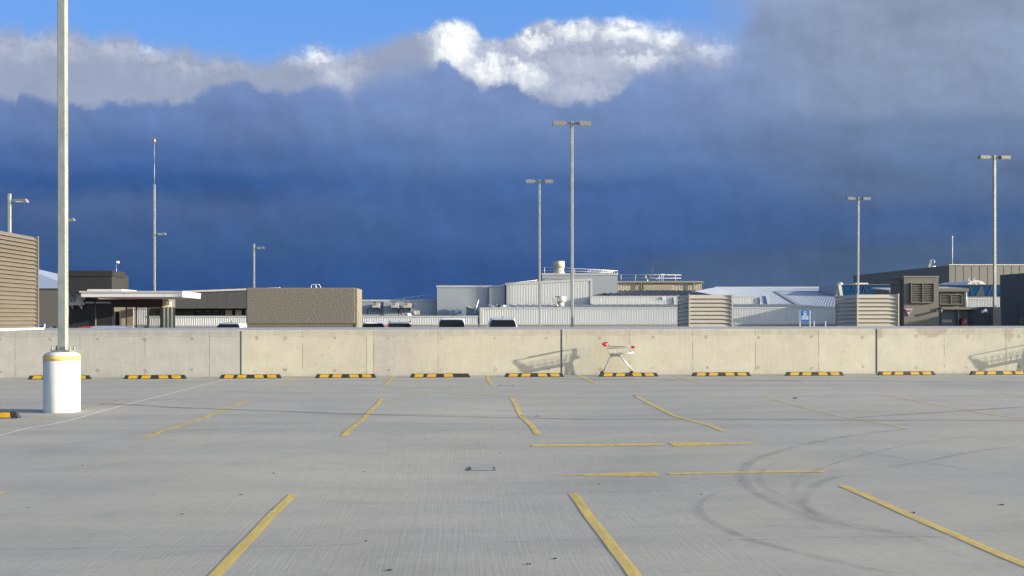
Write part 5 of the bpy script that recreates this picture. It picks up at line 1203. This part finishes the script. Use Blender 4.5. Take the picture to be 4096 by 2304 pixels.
# ------------------------------------------------------------------ parked cars
def rrect(hw, y0, y1, r, z, n=5):
    pts = []
    for cx, cy, a0 in ((hw-r, y0+r, -90), (hw-r, y1-r, 0), (-hw+r, y1-r, 90), (-hw+r, y0+r, 180)):
        for k in range(n): a = R(a0+90*k/(n-1)); pts.append(Vector((cx+r*math.cos(a), cy+r*math.sin(a), z)))
    return pts
def make_car(label, paint, L, W, H, belt, hood, rails=False, tall_lamps=False, rear_rake=.32, top_in=.17, front_rake=.95, badge=False):
    t = thing('parked_car', label, 'car', (0, 0, 0), 'cars parked behind the wall')
    hw = W/2; yb, yf = -L/2, L/2
    def loft(b, rings, m=0):
        n = len(rings[0]); vs = [p for r_ in rings for p in r_]
        b.add(vs, [(i*n+j, i*n+(j+1) % n, (i+1)*n+(j+1) % n, (i+1)*n+j) for i in range(len(rings)-1) for j in range(n)], m, True)
        b.add(rings[0], [tuple(range(n))], m); b.add(rings[-1], [tuple(range(n))], m)
    b = MB()
    loft(b, [rrect(hw-.1, yb+.12, yf-.15, .3, .2), rrect(hw-.02, yb+.03, yf-.03, .35, .32), rrect(hw, yb, yf, .38, .55), rrect(hw-.01, yb+.02, yf-.06, .4, hood-.1), rrect(hw-.04, yb+.05, yf-.3, .42, hood), rrect(hw-.06, yb+.07, L*.2+.35, .3, belt)])
    loft(b, [rrect(hw-.06, yb+.07, L*.2+.35, .25, belt-.01), rrect(hw-.09, yb+.07+rear_rake*.42, L*.2+.35-front_rake*.4, .25, belt+(H-belt)*.4), rrect(hw-top_in+.01, yb+.07+rear_rake*.92, L*.2+.35-front_rake*.9, .25, H-.09), rrect(hw-top_in-.03, yb+.1+rear_rake, L*.2+.3-front_rake, .28, H-.035), rrect(hw-top_in-.14, yb+.25+rear_rake, L*.2+.1-front_rake, .25, H)])
    b.build('body', paint, t)
    Zs = lambda f: belt+(H-.09-belt)*f
    def rear(f, s_): return Vector((s_*((hw-.06)+(top_in*-1+.07)*f), yb+.07+rear_rake*.92*f-.03, Zs(f)))
    b = MB(); k0, k1 = .88, .80
    pts = [rear(.06, -1)*1, rear(.06, 1)*1, rear(.78, 1)*1, rear(.97, 1)*1, rear(.97, -1)*1, rear(.78, -1)*1]
    for p_, k_ in zip(pts, (.955, .955, .95, .86, .86, .95)): p_.x *= k_
    b.prism(pts, (0, .02, 0)); b.build('rear_window', M['glass'], t)
    b = MB()
    for s_ in (-1, 1):
        def sd(f, y): return Vector((s_*((hw-.06)+(-top_in+.07)*f+.006), y, Zs(f)))
        ya, yc = yb+.07+rear_rake, L*.2+.35-front_rake*.5
        for y0, y1 in ((ya+.12, ya+.62), (ya+.7, ya+1.5), (ya+1.58, yc-.05)):
            if y1 > y0: b.prism([sd(.1, y0), sd(.1, y1+.12), sd(.86, y1), sd(.86, y0+.08)], (-s_*.02, 0, 0))
    b.build('side_window', M['glass'], t)
    b = MB(); yw0 = L*.2+.35
    b.prism([Vector((-(hw-.16), yw0-front_rake*.08+.01, Zs(.08))), Vector((hw-.16, yw0-front_rake*.08+.01, Zs(.08))), Vector((hw-top_in-.06, yw0-front_rake*.86+.01, Zs(.93))), Vector((-(hw-top_in-.06), yw0-front_rake*.86+.01, Zs(.93)))], (0, -.02, -.01)); b.build('windscreen', M['glass'], t)
    for s_ in (-1, 1):
        b = MB()
        if tall_lamps:
            q = [rear(f, s_)+Vector((-.0*s_, -.012, 0)) for f in (-.15, .9)]
            b.prism([q[0], q[0]-Vector((s_*.11, 0, 0)), q[1]-Vector((s_*.07, 0, 0)), q[1]+Vector((s_*.02, 0, 0))], (s_*.01, .1, 0))
        else: b.box(min(s_*(hw-.03), s_*(hw-.2)), max(s_*(hw-.03), s_*(hw-.2)), yb-.005, yb+.2, hood-.28, hood-.02)
        b.build('tail_lamp', M['tail'], t)
        b = MB(); ym = L*.2-.15; x = s_*(hw+.09); b.lathe([(.02, -.05), (.085, -.05), (.1, -.01), (.085, .05), (.02, .07)], (x, ym, belt+.06), 14, axis='y'); b.bar((s_*(hw-.08), ym, belt+.03), (x, ym, belt+.03), .05, .05); b.build('wing_mirror', M['black_plastic'], t)
        if rails:
            b = MB(); x = s_*(hw-top_in-.06); b.tube([(x, yb+.3+rear_rake, H-.05), (x, yb+.38+rear_rake, H+.035), (x, L*.2-front_rake+.1, H+.035), (x, L*.2-front_rake+.25, H-.05)], .022, 8); b.build('roof_rail', M['black_plastic'] if tall_lamps else M['steel'], t)
        for y in (yb+L*.19, yf-L*.2):
            b = MB(); b.lathe([(.1, -.1), (.31, -.1), (.335, -.06), (.335, .06), (.31, .1), (.1, .1)], (s_*(hw-.11), y, .335), 24, axis='x'); wh = b.build('wheel', M['tyre'], t)
            b = MB(); b.lathe([(.02, -.015), (.2, -.01), (.21, .01), (.02, .02)], (s_*(hw-.01), y, .335), 20, axis='x'); b.build('rim', M['steel'], wh)
    b = MB(); b.prism([(-.02, yb+.5+rear_rake, H-.005), (.02, yb+.5+rear_rake, H-.005), (.01, yb+.56+rear_rake, H+.1), (-.01, yb+.56+rear_rake, H+.1)], (0, .03, 0)); b.build('aerial', M['black_plastic'], t)
    b = MB(); b.box(-hw+.05, hw-.05, yb-.03, yb+.1, .3, .55); b.build('bumper', M['black_plastic'], t)
    b = MB(); b.prism([(-(hw-top_in-.08), yb+.02+rear_rake, H-.06), (hw-top_in-.08, yb+.02+rear_rake, H-.06), (hw-top_in-.1, yb+.3+rear_rake, H-.01), (-(hw-top_in-.1), yb+.3+rear_rake, H-.01)], (0, 0, -.03)); b.build('roof_spoiler', paint, t)
    return t
def put(c, px, pyroof, Y, rz=0, H=None):
    q = at(px, 1290, Y); c.location = (q.x, Y, DECK_Z); c.rotation_euler.z = rz
put(make_car('white four wheel drive seen from behind with a dark rear window and door mirrors', M['car_white'], 4.8, 1.86, 1.905, 1.05, 1.0, rear_rake=.22, top_in=.16), 1808, 1270, 64.5)
put(make_car('pale blue silver four wheel drive with roof rails right of the white one', M['car_pale'], 4.7, 1.95, 1.90, 1.03, .98, True, rear_rake=.4, top_in=.24), 2006, 1270, 62)
put(make_car('silver wagon with tall red tail lamps beside the white hatchback', M['car_silver'], 4.6, 1.76, 1.67, .95, .92, True, True, .3, .15), 1600, 1284, 66.5, R(2))
put(make_car('white hatchback with a rounded rear window next to the roughcast block', M['car_white'], 4.3, 1.74, 1.67, .96, .92, rear_rake=.45, top_in=.2), 1496, 1285, 67, R(3))
put(make_car('silver blue hatch half hidden by the left side of the roughcast block', M['car_pale'], 4.3, 1.78, 1.66, .96, .92, True, rear_rake=.4, top_in=.22), 946, 1284, 64, R(-3))
put(make_car('blue car peeking out between the big vent and the nearest pole', M['car_blue'], 4.2, 1.72, 1.6, 1.0, .92, rear_rake=.55, top_in=.2), 160, 1296, 61, R(-90))
put(make_car('red car with only its roof showing below the black lobby', M['car_red'], 4.2, 1.72, 1.51, .98, .92, rear_rake=.7, top_in=.2), 432, 1301, 57-1.2, R(-90))
put(make_car('white car with only its roof showing in front of the lobby doors', M['car_white'], 4.3, 1.74, 1.55, .98, .92, rear_rake=.6, top_in=.2), 497, 1301, 52.5, R(-90))
# ------------------------------------------------------------------ sky, sun, camera
EXPO = 1.5; BACK, GLOW = 1.4, .0
sun = bpy.data.lights.new('sun', 'SUN'); sun.energy = 4.2; sun.angle = R(.53); sun.color = (1.0, .89, .69)
so = bpy.data.objects.new('sun', sun); COL.objects.link(so)
ldir = Vector((-math.cos(SUN_AZ)*math.cos(SUN_EL), math.sin(SUN_AZ)*math.cos(SUN_EL), -math.sin(SUN_EL)))
so.rotation_euler = ldir.to_track_quat('-Z', 'Y').to_euler()
w = bpy.data.worlds.new('World'); scene.world = w; w.use_nodes = True
nt = w.node_tree; N, L = nt.nodes, nt.links
bg = N['Background']; STR = .1; bg.inputs['Strength'].default_value = STR
K = 1/(STR*2**EXPO)
sky = N.new('ShaderNodeTexSky'); sky.sky_type = 'NISHITA'; sky.sun_disc = False
sky.sun_elevation = SUN_EL; sky.sun_rotation = R(90)+SUN_AZ; sky.dust_density = 1.6; sky.air_density = 1.0; sky.ozone_density = 1.5
geo = N.new('ShaderNodeTexCoord')
def val(x): return x
def math_(op, a, b=None, c=None, clamp=False):
    n = N.new('ShaderNodeMath'); n.operation = op; n.use_clamp = clamp
    for i, q_ in enumerate((a, b, c)):
        if q_ is None: continue
        if isinstance(q_, (int, float)): n.inputs[i].default_value = q_
        else: L.new(q_, n.inputs[i])
    return n.outputs[0]
def dot(v):
    n = N.new('ShaderNodeVectorMath'); n.operation = 'DOT_PRODUCT'; L.new(geo.outputs['Generated'], n.inputs[0]); n.inputs[1].default_value = v; return n.outputs['Value']
dF, dR, dU = dot(FW), dot(RT), dot(UP)
inv = math_('DIVIDE', 1.0, math_('MAXIMUM', dF, .08))
FX = 35/36
X = math_('ADD', math_('MULTIPLY', math_('MULTIPLY', dR, inv), FX), .5)          # bearing, 0..1 over the view
Y = math_('MULTIPLY', math_('MULTIPLY', dU, inv), FX*2576)                       # height above the horizon
front = N.new('ShaderNodeMapRange'); front.interpolation_type = 'SMOOTHSTEP'; front.inputs['From Min'].default_value = .1; front.inputs['From Max'].default_value = .4; L.new(dF, front.inputs['Value'])
front = front.outputs[0]
cv = N.new('ShaderNodeCombineXYZ'); L.new(math_('MULTIPLY', X, 2576), cv.inputs[0]); L.new(Y, cv.inputs[1])
def noise(scale, det, rough=.55, off=(0, 0, 0), stretch=(1, 1, 1), color=False, dist=0):
    mp = N.new('ShaderNodeMapping'); mp.inputs['Scale'].default_value = stretch; mp.inputs['Location'].default_value = off; L.new(cv.outputs[0], mp.inputs['Vector'])
    n = N.new('ShaderNodeTexNoise'); n.inputs['Scale'].default_value = scale; n.inputs['Detail'].default_value = det; n.inputs['Roughness'].default_value = rough; n.inputs['Distortion'].default_value = dist
    L.new(mp.outputs[0], n.inputs['Vector'])
    return n.outputs['Color'] if color else math_('SUBTRACT', n.outputs['Fac'], .5)
def smooth(a, b, v):
    n = N.new('ShaderNodeMapRange'); n.interpolation_type = 'SMOOTHSTEP'; n.inputs['From Min'].default_value = a; n.inputs['From Max'].default_value = b; L.new(v, n.inputs['Value']); return n.outputs[0]
def relief(scale, det, rough, dx, dy, k):
    a = noise(scale, det, rough, (11, 3, 0)); c = noise(scale, det, rough, (11+dx*1.0, 3+dy*1.0, 0))
    return math_('MULTIPLY', math_('SUBTRACT', a, c), k)
n_rel = relief(.02, 8, .58, -9, -9, 1.0); n_relb = relief(.007, 6, .55, -20, -26, 1.0)
n_big = noise(.004, 3, .5); n_mid = noise(.011, 6, .6, (31, 7, 0)); n_fine = noise(.03, 9, .64, (5, 90, 0)); n_soft = noise(.0035, 5, .5, (70, 20, 3), (1, 2.2, 1))
def curve(pts, lo=-200, hi=900):
    """height of a cloud edge (rows below the top of the view) against bearing"""
    n = N.new('ShaderNodeFloatCurve'); c = n.mapping.curves[0]
    P = [(x/2576, (y-lo)/(hi-lo)) for x, y in pts]
    while len(c.points) < len(P): c.points.new(.5, .5)
    for q_, (x, y) in zip(c.points, sorted(P)): q_.location = (min(1, max(0, x)), y); q_.handle_type = 'VECTOR'
    n.mapping.update(); L.new(X, n.inputs['Value'])
    return math_('SUBTRACT', 800-lo, math_('MULTIPLY', n.outputs[0], hi-lo))      # in heights above the horizon
DARK = [(0, 240), (45, 262), (52, 232), (115, 247), (208, 271), (278, 257), (368, 257), (483, 259), (510, 229), (556, 207), (622, 205), (644, 222), (649, 236), (688, 224), (736, 229), (799, 212), (833, 215), (884, 238), (922, 200), (991, 180), (1088, 170), (1113, 149), (1137, 163), (1165, 187), (1196, 205), (1213, 226), (1245, 205), (1293, 200), (1314, 222), (1352, 250), (1425, 267), (1512, 259), (1560, 240), (1599, 194), (1698, 165), (1790, 165), (1860, 130), (1880, 60), (1910, 0), (2000, -80), (2576, -180)]
LIGHT = [(0, 82), (52, 68), (69, 92), (139, 70), (208, 80), (226, 100), (278, 94), (333, 89), (361, 118), (444, 122), (469, 116), (503, 142), (573, 139), (642, 160), (694, 153), (708, 135), (747, 139), (799, 122), (847, 135), (870, 139), (904, 122), (956, 115), (1009, 90), (1080, 80), (1095, 57), (1120, 47), (1147, 49), (1172, 56), (1203, 73), (1213, 101), (1269, 104), (1311, 80), (1338, 62), (1373, 52), (1408, 56), (1460, 52), (1477, 47), (1512, 52), (1543, 59), (1564, 47), (1616, 59), (1644, 70), (1696, 71), (1723, 83), (1760, 92), (1840, 100), (1900, 110), (2576, 110)]
def fac(edge, nz, soft): return smooth(-soft, soft, math_('SUBTRACT', math_('ADD', edge, nz), Y))
puff = math_('ADD', math_('MULTIPLY', n_mid, 34), math_('MULTIPLY', n_fine, 30))
puffy = math_('ADD', math_('MULTIPLY', n_mid, 44), math_('MULTIPLY', n_fine, 46))
rsoft = smooth(.60, .72, X)                                                     # right of this the cloud has no crisp edge
eD, eL = curve(DARK), curve(LIGHT)
soft2 = math_('MULTIPLY', smooth(.32, .36, X), math_('SUBTRACT', 1, smooth(.40, .43, X)))
softD = math_('ADD', math_('ADD', 13, math_('MULTIPLY', soft2, 40)), math_('MULTIPLY', rsoft, 75))
def facv(edge, nz, soft):
    d = math_('DIVIDE', math_('SUBTRACT', math_('ADD', edge, nz), Y), soft); return smooth(-1, 1, d)
fD = facv(eD, puffy, softD)
softL = math_('ADD', 15, math_('MULTIPLY', math_('SUBTRACT', 1, smooth(.36, .42, X)), 14))
fL = facv(eL, puff, math_('ADD', softL, math_('MULTIPLY', rsoft, 60)))
def rgb(c): return tuple(q_*K for q_ in lin(c))+(1,)
def ramp(src, stops):
    r = N.new('ShaderNodeValToRGB'); e = r.color_ramp.elements; r.color_ramp.interpolation = 'EASE'
    stops = sorted(stops); mx = max(max(lin(c)) for _, c in stops)
    e[0].position = stops[0][0]; e[-1].position = stops[-1][0]; e[0].color = lin(stops[0][1])+(1,); e[-1].color = lin(stops[-1][1])+(1,)
    for p_, c in stops[1:-1]: q_ = e.new(p_); q_.color = lin(c)+(1,)
    L.new(src, r.inputs[0])
    v = N.new('ShaderNodeVectorMath'); v.operation = 'SCALE'; L.new(r.outputs['Color'], v.inputs[0]); v.inputs['Scale'].default_value = K
    return v.outputs[0]
def mix(f, a, b):
    n = N.new('ShaderNodeMix'); n.data_type = 'RGBA'
    for s_, q_ in (('Factor', f), ('A', a), ('B', b)):
        if isinstance(q_, (tuple, float, int)): n.inputs[s_].default_value = q_
        else: L.new(q_, n.inputs[s_])
    return n.outputs['Result']
# storm cloud colour by height, three bearings
Yn = math_('DIVIDE', math_('SUBTRACT', math_('ADD', math_('SUBTRACT', 800, Y), math_('MULTIPLY', n_soft, 110)), -100), 1000)   # row -100 .. 900
def st(*a): return [((r+100)/1000, c) for r, c in a]
cl = ramp(Yn, st((-100, (135, 155, 195)), (200, (116, 140, 188)), (290, (100, 128, 180)), (400, (72, 105, 162)), (455, (52, 90, 150)), (520, (72, 99, 148)), (600, (60, 93, 143)), (720, (46, 82, 140)), (820, (42, 78, 136))))
cc = ramp(Yn, st((-100, (140, 160, 200)), (180, (122, 147, 196)), (290, (112, 138, 186)), (390, (92, 122, 174)), (480, (68, 103, 160)), (580, (64, 98, 152)), (690, (49, 84, 142)), (820, (46, 80, 134))))
cr = ramp(Yn, st((-100, (138, 152, 178)), (120, (139, 156, 184)), (260, (132, 150, 182)), (330, (108, 130, 166)), (450, (92, 116, 155)), (560, (68, 98, 146)), (640, (70, 95, 136)), (820, (76, 100, 132))))
storm = mix(smooth(.62, .86, X), mix(smooth(.2, .45, X), cl, cc), cr)
# paler, greyer rain below a sloping base at the right
base_line = math_('SUBTRACT', 150, math_('MULTIPLY', math_('SUBTRACT', X, .575), -110))
fr = math_('MULTIPLY', smooth(.55, .66, X), smooth(-16, 22, math_('SUBTRACT', math_('ADD', base_line, math_('MULTIPLY', n_mid, 26)), Y)))
storm = mix(math_('MULTIPLY', fr, .75), storm, rgb((76, 99, 131)))
v = N.new('ShaderNodeVectorMath'); v.operation = 'SCALE'; L.new(storm, v.inputs[0])
L.new(math_('ADD', 1, math_('ADD', math_('ADD', math_('MULTIPLY', n_soft, .5), math_('MULTIPLY', n_relb, .45)), math_('MULTIPLY', n_mid, .09))), v.inputs['Scale']); storm = v.outputs[0]
# light cloud: grey lavender with bright heads
def blob(cx, cy, rx, ry):
    xs = math_('ADD', math_('MULTIPLY', X, 2576), math_('ADD', math_('MULTIPLY', n_mid, 120), math_('MULTIPLY', n_fine, 60))); ys = math_('ADD', math_('SUBTRACT', 800, Y), math_('ADD', math_('MULTIPLY', n_fine, 90), math_('MULTIPLY', n_rel, 60)))
    a = math_('DIVIDE', math_('SUBTRACT', xs, cx), rx); c = math_('DIVIDE', math_('SUBTRACT', ys, cy), ry)
    return math_('EXPONENT', math_('MULTIPLY', math_('ADD', math_('MULTIPLY', a, a), math_('MULTIPLY', c, c)), -1))
br = None
for cx, cy, rx, ry, a in ((1150, 105, 62, 75, 1.25), (1230, 175, 75, 55, .85), (1300, 190, 90, 45, .75), (1345, 105, 45, 28, .95), (1440, 75, 75, 38, .85), (1580, 75, 95, 36, 1.0), (1680, 95, 60, 30, .85), (1620, 150, 110, 26, .62), (1800, 132, 65, 30, .6), (1450, 170, 120, 60, .32), (1460, 225, 110, 40, .28), (805, 142, 62, 24, .75), (860, 190, 60, 50, .3), (380, 135, 40, 18, .4), (745, 150, 40, 18, .4), (130, 120, 170, 36, .22), (520, 175, 120, 30, .16), (300, 125, 90, 26, .2)):
    q_ = math_('MULTIPLY', blob(cx, cy, rx, ry), a); br = q_ if br is None else math_('MAXIMUM', br, q_)
br = math_('ADD', br, math_('ADD', math_('MULTIPLY', math_('MULTIPLY', n_fine, br), .7), math_('ADD', math_('MULTIPLY', math_('MULTIPLY', n_rel, math_('ADD', br, .12)), 1.7), math_('MULTIPLY', n_relb, .35))), clamp=True)
lc = ramp(br, [(0, (155, 167, 193)), (.3, (182, 190, 210)), (.6, (216, 223, 235)), (.85, (244, 248, 250)), (1, (252, 253, 252))])
v = N.new('ShaderNodeVectorMath'); v.operation = 'SCALE'; L.new(lc, v.inputs[0]); L.new(math_('ADD', 1, math_('ADD', math_('MULTIPLY', n_mid, .22), math_('MULTIPLY', n_big, .25))), v.inputs['Scale']); lc = v.outputs[0]
# clear sky: the sky texture, lifted towards the deep clear blue seen opposite the sun
sv = N.new('ShaderNodeVectorMath'); sv.operation = 'MULTIPLY'; L.new(sky.outputs[0], sv.inputs[0]); sv.inputs[1].default_value = SKY_GAIN if 'SKY_GAIN' in globals() else (1, 1, 1)
clear = mix(smooth(150, 900, Y), rgb((118, 172, 246)), rgb((96, 156, 238)))
seen = mix(.85, sv.outputs[0], clear)
hz_ = math_('SUBTRACT', math_('ADD', X, math_('MULTIPLY', n_mid, .05)), math_('MULTIPLY', math_('SUBTRACT', 800, Y), .0005))
hsv = N.new('ShaderNodeHueSaturation'); hsv.inputs['Saturation'].default_value = .97; L.new(storm, hsv.inputs['Color']); storm = hsv.outputs[0]
seen = mix(fL, seen, lc); seen = mix(smooth(.64, .77, hz_), seen, rgb((146, 161, 196))); seen = mix(fD, seen, storm)
sd_ = dot(-ldir)
glow = N.new('ShaderNodeVectorMath'); glow.operation = 'SCALE'; tint_ = N.new('ShaderNodeVectorMath'); tint_.operation = 'MULTIPLY'; tint_.inputs[1].default_value = (.96, 1.0, 1.12); L.new(sv.outputs[0], tint_.inputs[0]); L.new(tint_.outputs[0], glow.inputs[0])
side_ = math_('SUBTRACT', 1, math_('MULTIPLY', smooth(.05, .9, math_('MULTIPLY', dR, -1)), .6))     # unseen left sky dimmed on purpose, to deepen the bollard's shaded side
L.new(math_('MULTIPLY', side_, BACK), glow.inputs['Scale'])
full = mix(front, glow.outputs[0], seen)
L.new(full, bg.inputs['Color'])
w.cycles.sampling_method = 'MANUAL'; w.cycles.sample_map_resolution = 1024
cd = bpy.data.cameras.new('camera'); co = bpy.data.objects.new('camera', cd); COL.objects.link(co); scene.camera = co
cd.lens = 35; cd.sensor_width = 36; cd.sensor_fit = 'HORIZONTAL'; cd.shift_y = (YH-1152)/4096; cd.clip_end = 2000; cd.clip_start = .05
cx_ = RT*math.cos(ROLL)-UP*math.sin(ROLL); cy_ = RT*math.sin(ROLL)+UP*math.cos(ROLL); cz_ = -FW
co.matrix_world = Matrix(((cx_.x, cy_.x, cz_.x, CAMP.x), (cx_.y, cy_.y, cz_.y, CAMP.y), (cx_.z, cy_.z, cz_.z, CAMP.z), (0, 0, 0, 1)))
scene.view_settings.view_transform = 'Standard'; scene.view_settings.look = 'None'; scene.view_settings.exposure = EXPO; scene.view_settings.gamma = 1
scene.render.engine = 'CYCLES'; scene.cycles.use_denoising = True; scene.cycles.max_bounces = 6; scene.cycles.transparent_max_bounces = 12; scene.cycles.sample_clamp_indirect = 6
scene.render.resolution_x, scene.render.resolution_y = 1024, 576
